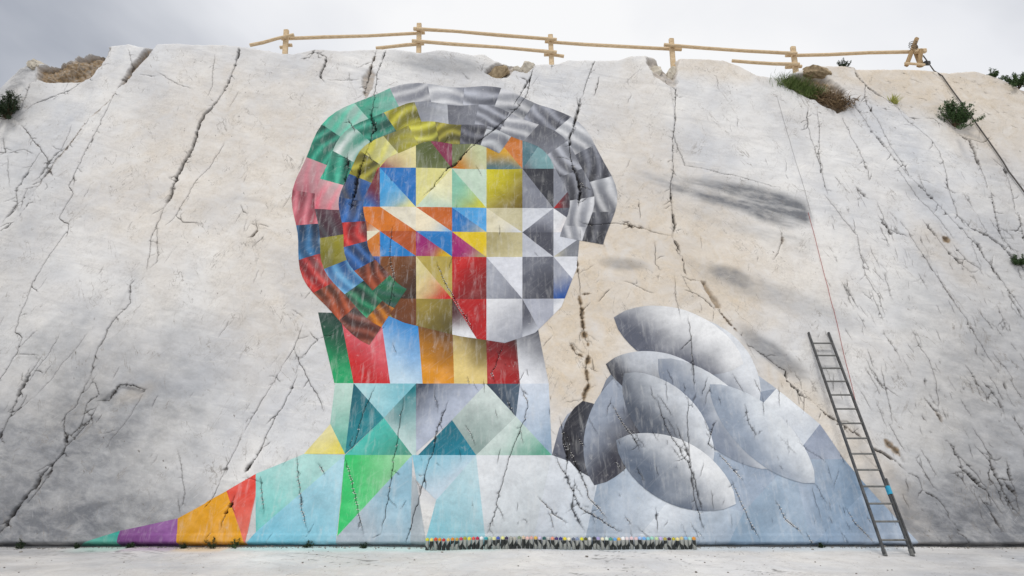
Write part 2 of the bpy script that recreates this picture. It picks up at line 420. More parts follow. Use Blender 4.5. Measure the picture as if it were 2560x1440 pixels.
# the slab on the right stands back behind the long diagonal fault
fx = np.interp(PY, [100, 150, 190, 215, 265, 310, 345, 420, 540, 640, 1400], [2120, 2130, 2150, 2175, 2245, 2290, 2330, 2400, 2560, 2700, 3600])
H -= .10 * sstep(-6, 10, PX - fx)
for ys_, xs_, st in (([100, 165, 255, 305, 395, 460, 520, 600], [600, 590, 540, 500, 465, 435, 410, 376], .015), ([100, 165, 250, 300, 405, 470, 545, 600], [392, 340, 280, 222, 140, 95, 45, -40], -.07),
                     ([150, 290, 430, 520, 590, 640, 700, 850, 1005, 1180, 1370], [1665, 1688, 1682, 1680, 1682, 1705, 1740, 1860, 2035, 2270, 2440], .05), ([800, 950, 1080, 1180, 1330], [762, 690, 612, 565, 470], -.03),
                     ([700, 840, 945, 1100, 1250, 1370], [338, 265, 225, 163, 60, -40], .02)):
    xf = np.interp(PY, ys_, xs_); wgt = sstep(ys_[0] - 60, ys_[0] + 40, PY) * (1 - sstep(ys_[-1] - 60, ys_[-1] + 10, PY)) if ys_[0] > 200 else 1 - sstep(ys_[-1] - 80, ys_[-1] + 20, PY)
    H -= st * wgt * (sstep(-3, 3, PX - xf) * (1 - sstep(20, 420, PX - xf)))

# ---- cracks: real grooves, coloured dark for soil and shade; grid vertices are snapped onto the crack line so that the groove is continuous
SAMPLED = np.zeros(PX.shape, bool)
def crack(pts, w=0.0, s=1.0, d=.05, jag=1.0, ru=0.0, brk=.35, uv=False, twig=1.0):
    """photo polyline; w half width in px beyond the hairline, s darkness, brk how often it closes up"""
    P = np.array(pts if uv else [on_wall(*p) for p in pts]); seg = np.hypot(*np.diff(P, axis=0).T); cum = np.r_[0, np.cumsum(seg)]
    n = max(3, int(cum[-1] / (du * .55))); q = np.linspace(0, cum[-1], n)
    u = np.interp(q, cum, P[:, 0]); v = np.interp(q, cum, P[:, 1])
    sd_ = int(rng.integers(1, 9999)); zz = np.zeros(n)
    u = u + jag * (.034 * fbm(q * 2.0, zz, sd_, 3, .6) + .022 * fbm(q * 8, zz, sd_ + 40, 3, .7)); v = v + jag * (.034 * fbm(q * 2.0, zz + 9, sd_ + 5, 3, .6) + .022 * fbm(q * 8, zz + 9, sd_ + 45, 3, .7))
    steep = abs(P[-1, 1] - P[0, 1]) > abs(P[-1, 0] - P[0, 0])
    op = fbm(q * 1.6, zz + 4, sd_ + 3, 4, .7); clo = sstep(-brk * 1.2 - .25, .12 - brk * .3, op + (1 - brk) * .55)
    wid = np.clip(.55 + 1.9 * fbm(q * 3.6, zz + 14, sd_ + 8, 4, .8), 0, 1.7)
    taper = np.minimum(1, np.minimum(q, cum[-1] - q) / (.06 + .16 * min(cum[-1], 1.5)) + .08)
    if not uv and cum[-1] > .5:
        for _ in range(int(cum[-1] * 1.5 * twig * (1 + .25 * min(w, 4)) + rng.random())):
            a = int(rng.integers(2, n - 2)); dr = np.array([u[a + 1] - u[a - 1], v[a + 1] - v[a - 1]]); dr = dr / (np.hypot(*dr) + 1e-9) * (1 if rng.random() < .65 else -1)
            an = rng.choice([-1, 1]) * rng.uniform(.3, 1.1); dr = np.array([dr[0] * math.cos(an) - dr[1] * math.sin(an), dr[0] * math.sin(an) + dr[1] * math.cos(an)])
            l = rng.uniform(.06, .14) + .22 * rng.random() ** 3 + .02 * w; p0 = np.array([u[a], v[a]]); nd = rng.normal(0, .25, 2)
            crack([p0, p0 + dr * l * .5, p0 + (dr + nd) * l], rng.choice([0, 0, 1.2]), s * rng.uniform(.5, 1), .025, uv=True, brk=.3)
    for a in range(n):
        st = s * clo[a] * taper[a]
        if st < .06: continue
        i = int(round((u[a] - U0) / du))
        if i < 2 or i > NU - 3: continue
        j = int(round(v[a] / vtop[i] * (NV - 1)))
        if j < 3 or j > NV - 2: continue
        if not SAMPLED[j, i]:
            UU[j, i] = u[a]; VV[j, i] = v[a]; SAMPLED[j, i] = True
            if steep:            # draw the neighbours in, so that a hairline stays a hairline
                if not SAMPLED[j, i + 1]: UU[j, i + 1] = max(u[a] + .42 * du, us[i] + .3 * du)
                if not SAMPLED[j, i - 1]: UU[j, i - 1] = min(u[a] - .42 * du, us[i] - .3 * du)
            else:
                dv = vtop[i] / (NV - 1)
                if not SAMPLED[j + 1, i]: VV[j + 1, i] = max(v[a] + .42 * dv, t_rows[j] * vtop[i] + .3 * dv)
                if not SAMPLED[j - 1, i]: VV[j - 1, i] = min(v[a] - .42 * dv, t_rows[j] * vtop[i] - .3 * dv)
        dirt_shade[j, i] = max(dirt_shade[j, i], st); depth[j, i] = max(depth[j, i], min(d, .03 + .006 * w) * st)
        if w > 0:
            r = w * .0058 * wid[a] * taper[a]            # metres
            if r < .008: continue
            k = int(r / du + 1.5)
            ja, jb, ia, ib = max(j - k, 1), min(j + k + 1, NV - 1), max(i - k, 1), min(i + k + 1, NU - 1)
            dd = np.hypot(UU[ja:jb, ia:ib] - u[a], VV[ja:jb, ia:ib] - v[a])
            mk = 1 - sstep(r * .7, r * 1.15 + .004, dd)
            dirt_shade[ja:jb, ia:ib] = np.maximum(dirt_shade[ja:jb, ia:ib], mk * st)
            depth[ja:jb, ia:ib] = np.maximum(depth[ja:jb, ia:ib], mk * d * 1.3 * st)
            if ru: rust[ja:jb, ia:ib] = np.maximum(rust[ja:jb, ia:ib], ru * (1 - sstep(r, r * 2.6 + .03, dd)))

C = crack
# left side
C([(385, 112), (362, 137), (340, 165), (318, 197), (300, 225), (280, 250), (250, 280), (222, 300)], 4, 1, .09, ru=.6, brk=.2)
C([(222, 300), (195, 340), (165, 378), (140, 405), (120, 435), (95, 470)], 6, 1, .09, ru=.5, brk=.15)
C([(150, 385), (128, 425), (112, 440), (92, 478)], 8, 1, .1, brk=.15)
C([(165, 370), (140, 385), (115, 420), (85, 450)], 2, 1, .06)
C([(95, 470), (70, 510), (45, 545), (20, 568), (-40, 600)], 2.5, 1, .06, brk=.15)
C([(70, 470), (55, 500), (50, 520)], 1, .8); C([(118, 462), (124, 470), (118, 480)], 1, .9)
C([(305, 215), (285, 250), (262, 295), (240, 340), (215, 390), (195, 430), (185, 455), (175, 465), (188, 485), (165, 520), (150, 545), (172, 560), (170, 575), (150, 600), (120, 650), (95, 690), (85, 705), (60, 780), (38, 835), (60, 847), (45, 880), (20, 920), (-30, 985)], .8, 1, .05, brk=.05)
C([(600, 112), (590, 165), (570, 210), (540, 255), (510, 285), (500, 305), (490, 340), (480, 370), (465, 395), (450, 425), (435, 460), (425, 490), (410, 520)], 2.6, 1, .07, brk=.2)
C([(540, 140), (535, 180), (533, 215), (515, 250)], 0, .6, brk=.6); C([(395, 185), (430, 205), (460, 222), (490, 228)], 0, .6); C([(350, 190), (380, 198), (400, 195)], 0, .6)
C([(465, 395), (448, 430), (438, 455), (425, 480)], 5, 1, .09, brk=.2)
C([(410, 520), (400, 545), (378, 590), (376, 640), (370, 680)], .4, .75, brk=.55); C([(396, 560), (396, 655), (372, 676)], .3, .7, brk=.55)
C([(560, 350), (545, 380), (520, 420), (490, 450), (475, 480), (450, 515), (440, 540), (460, 555), (510, 560)], .8, .8, brk=.5)
C([(340, 700), (327, 715), (328, 760), (300, 790), (272, 825), (265, 840), (250, 870), (235, 920), (225, 945)], 1, 1, brk=.15)
C([(225, 945), (205, 980), (195, 1010), (165, 1040), (160, 1075), (165, 1100), (160, 1130)], .9, .9, brk=.3)
C([(225, 945), (238, 960), (246, 990), (215, 1010), (205, 1060), (165, 1105)], .8, .9, brk=.3)
C([(160, 1060), (165, 1100), (160, 1130), (130, 1160), (105, 1190), (85, 1220), (60, 1250), (40, 1275), (10, 1320), (-40, 1375)], 4, 1, .07, brk=.15)
C([(140, 1150), (120, 1190), (90, 1232), (65, 1260)], 2, 1, .05); C([(245, 1010), (225, 1050), (195, 1085), (150, 1130)], 1, .9)
C([(240, 1003), (268, 1001), (283, 983), (300, 963), (330, 966), (365, 975)], 2.4, 1, .06, brk=.0)
C([(365, 975), (340, 1010), (310, 1060), (270, 1110)], 0, .45)
C([(110, 890), (70, 945), (52, 975), (38, 1010), (25, 1040), (10, 1075), (-30, 1130)], 2, 1, .06, brk=.2); C([(70, 985), (50, 1020), (28, 1045)], 1.2, .9)
C([(90, 925), (112, 934)], 1, 1); C([(160, 830), (120, 890), (90, 930), (60, 970)], 0, .6); C([(230, 830), (160, 910), (120, 960), (80, 1000)], 0, .4); C([(40, 886), (100, 888)], 0, .5)
C([(760, 808), (735, 870), (720, 895), (690, 950), (645, 1020), (610, 1080), (575, 1150), (560, 1190), (530, 1250), (500, 1280)], .8, .8, brk=.35)
C([(745, 935), (715, 1000), (670, 1080), (640, 1150), (615, 1180)], 1.6, 1, brk=.3); C([(632, 1155), (612, 1185)], 4, 1, brk=.1); C([(590, 1235), (580, 1260), (562, 1295), (550, 1325)], 3, 1, .06, brk=.1)
C([(735, 870), (750, 910), (775, 950), (800, 1000), (810, 1035)], 1, .9, brk=.4); C([(770, 830), (800, 850), (750, 900)], .5, .8)
C([(270, 112), (258, 150), (240, 182), (205, 207), (180, 225), (130, 245), (95, 258), (60, 282)], 2.2, 1, .07, brk=.2)
C([(80, 205), (65, 240), (55, 275)], 1, .9); C([(50, 310), (85, 350), (105, 378), (118, 395), (120, 420)], 1.2, 1, ru=.5, brk=.2)
C([(105, 378), (70, 430), (40, 475), (42, 510), (0, 560)], 1.4, 1, brk=.25); C([(5, 345), (14, 383), (-20, 380)], .8, .9, ru=.4); C([(16, 385), (60, 372), (85, 385)], .3, .7); C([(18, 388), (22, 470)], .6, .5, ru=.6)
C([(150, 380), (165, 350), (178, 312)], .3, .7); C([(320, 120), (330, 155), (328, 190), (300, 200)], .3, .7)
C([(640, 548), (645, 570), (632, 590), (615, 596)], 1.2, .9, ru=.4); C([(645, 560), (675, 568)], 1.2, .9, ru=.4); C([(660, 590), (628, 620)], .8, .8); C([(600, 510), (605, 525), (618, 536)], .9, .9)
C([(440, 1240), (450, 1290)], .3, .5); C([(445, 1120), (460, 1230), (455, 1260), (440, 1280)], .4, .6, brk=.5)
# top, centre
C([(795, 113), (773, 147)], 2.4, 1, .07); C([(785, 133), (818, 145), (810, 175), (803, 195), (815, 212)], 2.4, 1, .07, brk=.2); C([(820, 205), (850, 205), (900, 203)], .6, .7, brk=.5)
C([(968, 122), (955, 160), (945, 185), (938, 235), (930, 290), (932, 330), (922, 370)], 1.4, 1, .06, brk=.25)
C([(922, 370), (905, 410), (893, 450), (885, 490), (875, 530)], 5, 1, .08, brk=.1); C([(868, 385), (870, 430), (860, 470)], 2.5, 1, .06)
C([(945, 125), (925, 180), (915, 215), (908, 245)], 3, .9, .07, ru=.6); C([(935, 300), (940, 330), (925, 345)], 3, 1, .06); C([(870, 300), (892, 335)], .8, 1)
C([(1335, 165), (1325, 190), (1318, 235), (1295, 265), (1260, 300), (1215, 335), (1180, 365), (1140, 405), (1110, 430), (1080, 470), (1060, 490)], 2.2, 1, .07, brk=.1)
C([(1325, 190), (1310, 220), (1285, 262)], 2, 1, .06)
C([(1490, 143), (1470, 190), (1455, 240)], 1.2, 1); C([(1455, 240), (1440, 290), (1425, 340), (1425, 390), (1437, 440)], 5, 1, .08, brk=.2); C([(1440, 420), (1450, 480), (1445, 518)], 4, 1, .07, brk=.2); C([(1500, 192), (1485, 240)], 2, .9, ru=.5)
C([(1400, 145), (1385, 165)], 1.2, .9)
C([(1665, 180), (1672, 212), (1690, 222), (1688, 290), (1684, 330), (1682, 400), (1682, 430), (1675, 470), (1680, 520)], 1.5, 1, .06, brk=.2)
C([(1676, 470), (1680, 520), (1687, 555), (1682, 582)], 3, 1, .08, brk=.1); C([(1684, 325), (1690, 350), (1715, 410), (1760, 420), (1830, 435), (1900, 455), (1960, 470)], .3, .6, brk=.55)
C([(1678, 588), (1697, 612), (1704, 640)], 3.4, 1, .08, brk=.1); C([(1704, 640), (1709, 670), (1716, 690)], 2, 1, .06)
C([(1706, 690), (1725, 702), (1752, 702)], 2, .9, ru=.5); C([(1710, 725), (1740, 735), (1775, 760), (1790, 775)], 3.5, .85, .06, ru=.8, brk=.4)
C([(1790, 772), (1815, 800), (1840, 830), (1860, 850)], 3.2, .9, .08, ru=.8, brk=.2)
C([(1860, 850), (1865, 862), (1905, 885), (1945, 912), (1965, 925), (1965, 948), (2000, 985), (2035, 1003)], 1.6, 1, .06, brk=.0)
C([(2035, 1003), (2060, 1030), (2080, 1045), (2110, 1060), (2150, 1090), (2200, 1130), (2240, 1150), (2270, 1178)], 2, 1, .06, ru=.4, brk=.15)
C([(2270, 1178), (2300, 1192), (2310, 1225), (2340, 1240), (2365, 1262), (2380, 1300), (2410, 1340), (2440, 1372)], 1.8, 1, .06, brk=.05)
C([(2050, 1030), (2045, 1045)], 1.5, .9); C([(2110, 1060), (2120, 1085)], 2, .9); C([(2210, 1095), (2235, 1120), (2260, 1140)], 6, .55, .04, ru=.9); C([(2265, 1195), (2272, 1230)], .6, .8)
C([(1450, 553), (1480, 562), (1530, 556), (1570, 560), (1610, 568), (1660, 588), (1680, 590)], 1, .85, ru=.5, brk=.45); C([(1568, 563), (1585, 568)], 3, 1, ru=.5); C([(1598, 562), (1612, 570)], 4, .9, ru=.8)
C([(1442, 640), (1447, 700), (1450, 740)], 1.4, .8, ru=.6); C([(1450, 735), (1455, 790), (1460, 830), (1472, 870)], 4, .7, .05, ru=1.0, brk=.4); C([(1472, 870), (1465, 920), (1473, 960), (1455, 1010)], 4, .7, .05, ru=1.0, brk=.4)
C([(1450, 735), (1480, 732)], 2, .7, ru=.9); C([(1425, 850), (1440, 885), (1465, 895)], 1.6, .8, ru=.8); C([(1480, 895), (1488, 930)], 1, .8, ru=.8)
C([(1530, 720), (1510, 740), (1495, 755)], .9, .8); C([(1560, 705), (1590, 715), (1635, 735)], .9, .8, ru=.4); C([(1640, 600), (1640, 660), (1655, 675)], .9, .8, brk=.5); C([(1600, 500), (1600, 550)], 1.2, .7, brk=.5)
C([(1685, 690), (1688, 750), (1700, 800)], .4, .6, brk=.6); C([(1950, 575), (1955, 600), (1945, 630), (1935, 650)], 1.4, .7, ru=.5)
# right side
C([(2125, 150), (2145, 190), (2170, 215), (2200, 240), (2240, 265), (2255, 290)], 2.6, 1, .09, brk=.1)
C([(2255, 290), (2275, 310), (2320, 345), (2345, 380), (2360, 420), (2380, 500), (2395, 540), (2420, 570)], .9, 1, .05, brk=.1)
C([(2395, 540), (2425, 568), (2470, 590), (2500, 610), (2530, 640), (2575, 680)], 2, 1, .06, brk=.15)
C([(2262, 285), (2305, 292)], 1.8, 1); C([(2320, 290), (2340, 292), (2365, 310)], 1.8, 1); C([(2395, 325), (2430, 350), (2445, 385), (2460, 420)], 2.6, 1, .07, brk=.15); C([(2420, 340), (2460, 352), (2480, 335)], 1, .9)
C([(2455, 400), (2470, 450), (2480, 500), (2495, 560), (2510, 610)], 1.6, 1, .06, brk=.05); C([(2480, 390), (2515, 415), (2530, 455), (2545, 520), (2560, 600), (2580, 680)], 1.6, 1, .06, brk=.05); C([(2525, 575), (2560, 578)], .8, .9)
C([(2115, 228), (2140, 270), (2165, 310), (2200, 355), (2235, 400), (2270, 440)], 2, 1, .06, brk=.25); C([(2165, 205), (2160, 245), (2185, 290), (2225, 370), (2260, 420), (2275, 450)], 1.2, 1, brk=.25); C([(2150, 255), (2172, 240)], 1, .9)
C([(2270, 440), (2310, 480), (2350, 520), (2400, 570), (2450, 620), (2500, 690), (2560, 770), (2620, 850)], 1.2, .9, brk=.35); C([(2240, 420), (2290, 490), (2350, 550), (2390, 600)], .8, .9, brk=.4)
C([(2305, 550), (2350, 600), (2385, 640), (2430, 680)], 1.6, .9, brk=.3); C([(2355, 585), (2375, 605)], 6, .5, .06, ru=1.0); C([(2385, 610), (2420, 650), (2455, 670)], 2, 1, .06); C([(2430, 590), (2470, 650), (2500, 690)], 2.4, 1, .06, brk=.2)
C([(2022, 262), (2020, 305), (2030, 350), (2045, 390), (2055, 430), (2070, 490)], 1.2, .9, brk=.55); C([(2045, 275), (2048, 330), (2048, 385), (2058, 430)], 1, .9, brk=.5); C([(2045, 380), (2052, 392)], 4, 1)
C([(2105, 290), (2125, 340), (2150, 380), (2168, 430), (2170, 452)], 1.2, .9, brk=.5); C([(2140, 468), (2170, 500)], 2.4, .8); C([(2195, 535), (2225, 580), (2235, 605)], 2.4, .9, brk=.2); C([(2060, 485), (2110, 550), (2145, 590), (2150, 640), (2165, 690), (2200, 740), (2215, 790)], .7, .8, brk=.5)
C([(2255, 560), (2285, 600), (2320, 650), (2350, 700), (2400, 770), (2450, 850), (2500, 930)], .8, .8, brk=.5)
for k, (x, y) in enumerate([(2450, 960), (2500, 1000), (2400, 1150), (2480, 1160), (2500, 1230), (2530, 1200), (2470, 1120), (2540, 1240), (2440, 1180), (2490, 1290)]):
    C([(x - 35 + rng.normal(0, 10), y - 50), (x, y), (x + 22 + rng.normal(0, 10), y + 40)], rng.uniform(.8, 2.2), .9, .05, brk=.5)
C([(2395, 1160), (2440, 1200), (2475, 1235), (2515, 1290)], 2.4, 1, .06, brk=.4); C([(2470, 1130), (2490, 1190), (2520, 1240), (2560, 1300)], 2, 1, .06, brk=.4)
C([(2280, 820), (2300, 860), (2330, 900), (2345, 960), (2355, 1030)], 1, .8, brk=.55); C([(2320, 1000), (2345, 1030), (2360, 1060)], 2.4, .8, ru=.4)
C([(2205, 910), (2225, 1000), (2240, 1060)], .4, .7, brk=.5)
C([(1942, 235), (1975, 350), (2005, 450), (2030, 545)], 0, .55, .02, jag=.15, brk=.3, twig=.2)
# inside the painted area
for pts, w in (([(985, 560), (975, 620), (985, 700), (970, 780)], .4), ([(1090, 650), (1120, 720), (1165, 790), (1185, 830)], .3), ([(940, 960), (900, 1050), (880, 1130)], .4), ([(1010, 990), (1000, 1050), (985, 1140), (970, 1240), (950, 1340)], .6),
               ([(1120, 1000), (1090, 1090), (1060, 1200), (1035, 1290), (1010, 1370)], 1.4), ([(1300, 960), (1320, 1000), (1310, 1050), (1270, 1150), (1235, 1280), (1215, 1340)], 1.0), ([(1060, 1185), (1062, 1225)], 3),
               ([(860, 1140), (880, 1210), (900, 1290), (910, 1340)], .7), ([(740, 1130), (750, 1250), (765, 1330)], .5), ([(650, 1190), (660, 1290)], .6), ([(795, 1155), (815, 1190)], 1.5),
               ([(1385, 1130), (1420, 1200), (1450, 1270), (1500, 1300), (1560, 1330)], 2.2), ([(1410, 1080), (1440, 1160), (1470, 1240), (1520, 1300)], 1.8), ([(1340, 1240), (1380, 1280), (1420, 1310)], 1.6), ([(1440, 1190), (1430, 1270), (1460, 1330)], 2),
               ([(1530, 1010), (1560, 1060), (1590, 1100), (1600, 1130)], 3), ([(1640, 990), (1660, 1060), (1700, 1120), (1740, 1200), (1760, 1290)], 1.6), ([(1690, 1060), (1720, 1130), (1740, 1200)], 1.6), ([(1720, 990), (1720, 1090), (1730, 1200), (1760, 1330)], .9),
               ([(1790, 1050), (1770, 1110), (1790, 1130)], 2.4), ([(1795, 1135), (1835, 1175), (1860, 1200)], 2), ([(1860, 1010), (1870, 1060), (1890, 1090)], 2), ([(1720, 790), (1730, 900), (1735, 980)], .8), ([(1400, 1040), (1410, 1090), (1420, 1130), (1415, 1190)], 4),
               ([(1940, 1250), (1960, 1290), (2010, 1340)], 1.4), ([(2110, 1270), (2150, 1320), (2190, 1362)], 1.4), ([(1830, 1200), (1870, 1290), (1900, 1350)], .8), ([(1640, 1270), (1648, 1330)], 2), ([(1260, 860), (1230, 930), (1240, 960)], .6)):
    C(pts, w * .7, .9, .045, brk=.4)
# small random pits and hair cracks, following the two joint directions
for _ in range(380):
    x = rng.uniform(2060, 2620); y = rng.uniform(420, 1340)
    if x < 2040 + max(0, y - 700) * .45 and rng.random() < .8: continue
    l = rng.uniform(5, 30) if rng.random() < .75 else rng.uniform(30, 80); s = rng.uniform(.35, .7)
    C([(x, y), (x + l * s + rng.normal(0, 4), y + l)], rng.choice([0, 1.2, 2.4], p=[.72, .18, .10]), rng.uniform(.25, .8), .035, brk=.4)
for _ in range(45):
    x = rng.uniform(-40, 800); y = rng.uniform(160, 1330); l = rng.uniform(5, 45)
    C([(x, y), (x - l * rng.uniform(.4, .8), y + l)], rng.choice([0, 1.6], p=[.85, .15]), rng.uniform(.25, .65), .03, brk=.5)
for _ in range(120):
    x = rng.uniform(1000, 2100); y = rng.uniform(900, 1350); l = rng.uniform(10, 60)
    C([(x, y), (x + l * rng.normal(.25, .35), y + l)], rng.choice([0, 1.6], p=[.85, .15]), rng.uniform(.3, .8), .03, brk=.4)
for _ in range(70):
    x = rng.uniform(600, 2100); y = rng.uniform(130, 900); l = rng.uniform(6, 40)
    C([(x, y), (x + l * rng.normal(0, .5), y + l)], rng.choice([0, 1.6], p=[.85, .15]), rng.uniform(.25, .65), .03, brk=.4)
for _ in range(40):       # pocks on the weathered slab, upper right
    x = rng.uniform(2200, 2560); y = rng.uniform(175, 320); l = rng.uniform(6, 22)
    C([(x, y), (x + l, y + l * .3)], rng.choice([.8, 2.2]), rng.uniform(.4, .8), .03, brk=.3)

# undercut saw kerf along the foot with its shadow gap darkened in colour, rounded rim
foot = 1 - sstep(.03, .055, VV + .012 * fbm(UU * 2.5, VV * 0, 77, 4, .7)); depth = depth + .14 * foot; dirt_shade = np.maximum(dirt_shade, foot * .55)
H += .012 * (sstep(.07, .075, VV) - sstep(.20, .205, VV))
edge = sstep(.22, 0, vtop[None, :] - VV); depth = depth + (.16 + .07 * fbm(us * 3, us * 0, 99, 4, .7))[None, :] * edge ** 2
NN = H - depth
P3 = np.stack([UU, VV * sL - NN * cL, VV * cL + NN * sL], -1)
zones = np.stack([np.clip(warm, 0, 1), np.clip(grey, 0, 1), np.clip(dirt_shade, 0, 1), np.clip(rust, 0, 1)], -1)
# plateau behind the rim
back = []
for k, yy in enumerate((.15, .5, 1.2, 3, 8, 20)):
    r = P3[-1].copy(); r[:, 1] += yy; r[:, 2] += .05 * fbm(us * 1.1, us * 0 + yy * 3, 120 + k, 4) - .03 * yy; back.append(r)
PT = np.concatenate([P3] + [b[None] for b in back], 0); ZT = np.concatenate([zones] + [zones[-1][None]] * len(back), 0)
nr = PT.shape[0]
ii, jj = np.meshgrid(np.arange(NU - 1), np.arange(nr - 1))
A = (jj * NU + ii).ravel(); quads = np.stack([A, A + 1, A + 1 + NU, A + NU], -1)
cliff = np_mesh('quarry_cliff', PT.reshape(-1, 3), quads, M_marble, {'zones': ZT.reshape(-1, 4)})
tag(cliff, kind='structure')

def surf(u, v):
    i = int(np.clip(round((u - U0) / du), 0, NU - 1)); j = int(np.clip(round(v / vtop[i] * (NV - 1)), 0, NV - 1)); return NN[j, i]
def wall_at(x, y, off=0.0):
    u, v = on_wall(x, y); return wall_pt(u, v, surf(u, v) + off)

# ------------------------------------------------------------------ quarry floor
xs = np.concatenate([-np.geomspace(400, 15.5, 26)[:-1], np.linspace(-15.5, 15.5, 700), np.geomspace(15.5, 400, 26)[1:]])
ys = np.concatenate([-np.geomspace(400, 4.2, 30)[:-1], np.linspace(-4.2, .5, 110)])
FX, FY = np.meshgrid(xs, ys)
near = sstep(-9, -3, FY)
FZ = near * (.022 * fbm(FX * .7, FY * 1.2, 201, 4) + .006 * fbm(FX * 5, FY * 6, 211, 3)) - .02
FZ[:, :] = np.where(FY < -30, FZ - .0, FZ)
fz = np.zeros(FX.shape + (4,)); fz[..., 0] = np.clip(.22 + .3 * fbm(FX * .5, FY * .9, 221, 4), 0, 1) * .8
fz[..., 1] = np.clip(.25 * fbm(FX * .35, FY * .8, 231, 4) + .42 * sstep(3, 10, np.abs(FX)) * (1 + fbm(FX * .8, FY * 2, 233, 4)), 0, 1)  # greyer out to both sides: marble tone plus painted-in lens falloff
lineA = np.abs(fbm(FX * .55 + FY * .8, FY * .5, 241, 4, .6)); fz[..., 2] = .75 * (1 - sstep(.003, .014, lineA)) * sstep(.05, .3, fbm(FX * .6, FY * .6, 251, 3)) * near
sp_ = np.zeros(FX.shape + (4,))
fpx = 1280 + F * FX / (11.03 * cp)        # rough place along the wall, for the overspray at its foot
def overspray(x0, x1, c, a):
    pu0, pu1 = on_floor(x0, 1372)[0], on_floor(x1, 1372)[0]
    m = a * sstep(pu0 - .4, pu0 + .3, FX) * (1 - sstep(pu1 - .3, pu1 + .4, FX)) * sstep(-.55, -.12, FY + .12 * fbm(FX * 2, FY * 2, 261, 3))
    for k in range(3): sp_[..., k] = np.where(m > sp_[..., 3], c[k], sp_[..., k])
    sp_[..., 3] = np.maximum(sp_[..., 3], m)
overspray(190, 300, lin('6fb7a4'), .4); overspray(300, 430, lin('a27aa8'), .35); overspray(430, 560, lin('d8b050'), .35); overspray(580, 1250, lin('a9d5d2'), .5); overspray(1300, 2250, lin('aec3d0'), .4)
nr2, nc2 = FX.shape
ii, jj = np.meshgrid(np.arange(nc2 - 1), np.arange(nr2 - 1)); A = (jj * nc2 + ii).ravel()
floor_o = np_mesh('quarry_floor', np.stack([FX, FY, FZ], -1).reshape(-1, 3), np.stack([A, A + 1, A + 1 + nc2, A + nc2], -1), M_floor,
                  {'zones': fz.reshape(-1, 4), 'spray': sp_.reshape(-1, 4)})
tag(floor_o, kind='structure')
def floor_z(x, y):
    i = int(np.argmin(np.abs(xs - x))); j = int(np.argmin(np.abs(ys - y))); return float(FZ[j, i])

# ------------------------------------------------------------------ the mural: an abstract stand-in of geometric patches, same size and colours
A0 = (np.arange(NV - 1)[:, None] * NU + np.arange(NU - 1)[None, :])
flatU, flatV, flatN = UU.ravel(), VV.ravel(), NN.ravel(); flatZ = zones.reshape(-1, 4)
mural = empty('mural', (0, 0, 0))
tag(mural, 'huge mural of bright geometric patches beside grey shapes painted on the marble wall', 'mural')
LIFT = .004

def clip_convex(poly, cl):
    out = poly
    for k in range(len(cl)):
        a = cl[k]; b = cl[(k + 1) % len(cl)]; ex, ey = b[0] - a[0], b[1] - a[1]
        inp = out; out = []
        if not inp: return out
        ds = [ex * (p[1] - a[1]) - ey * (p[0] - a[0]) for p in inp]
        for i in range(len(inp)):
            p, q = inp[i], inp[(i + 1) % len(inp)]; dp, dq = ds[i], ds[(i + 1) % len(inp)]
            if dp >= 0: out.append(p)
            if (dp >= 0) != (dq >= 0):
                t = dp / (dp - dq); out.append(tuple(pc + t * (qc - pc) for pc, qc in zip(p, q)))
    return out

def ccw(poly):
    a = sum(poly[i][0] * poly[(i + 1) % len(poly)][1] - poly[(i + 1) % len(poly)][0] * poly[i][1] for i in range(len(poly)))
    return poly if a > 0 else poly[::-1]

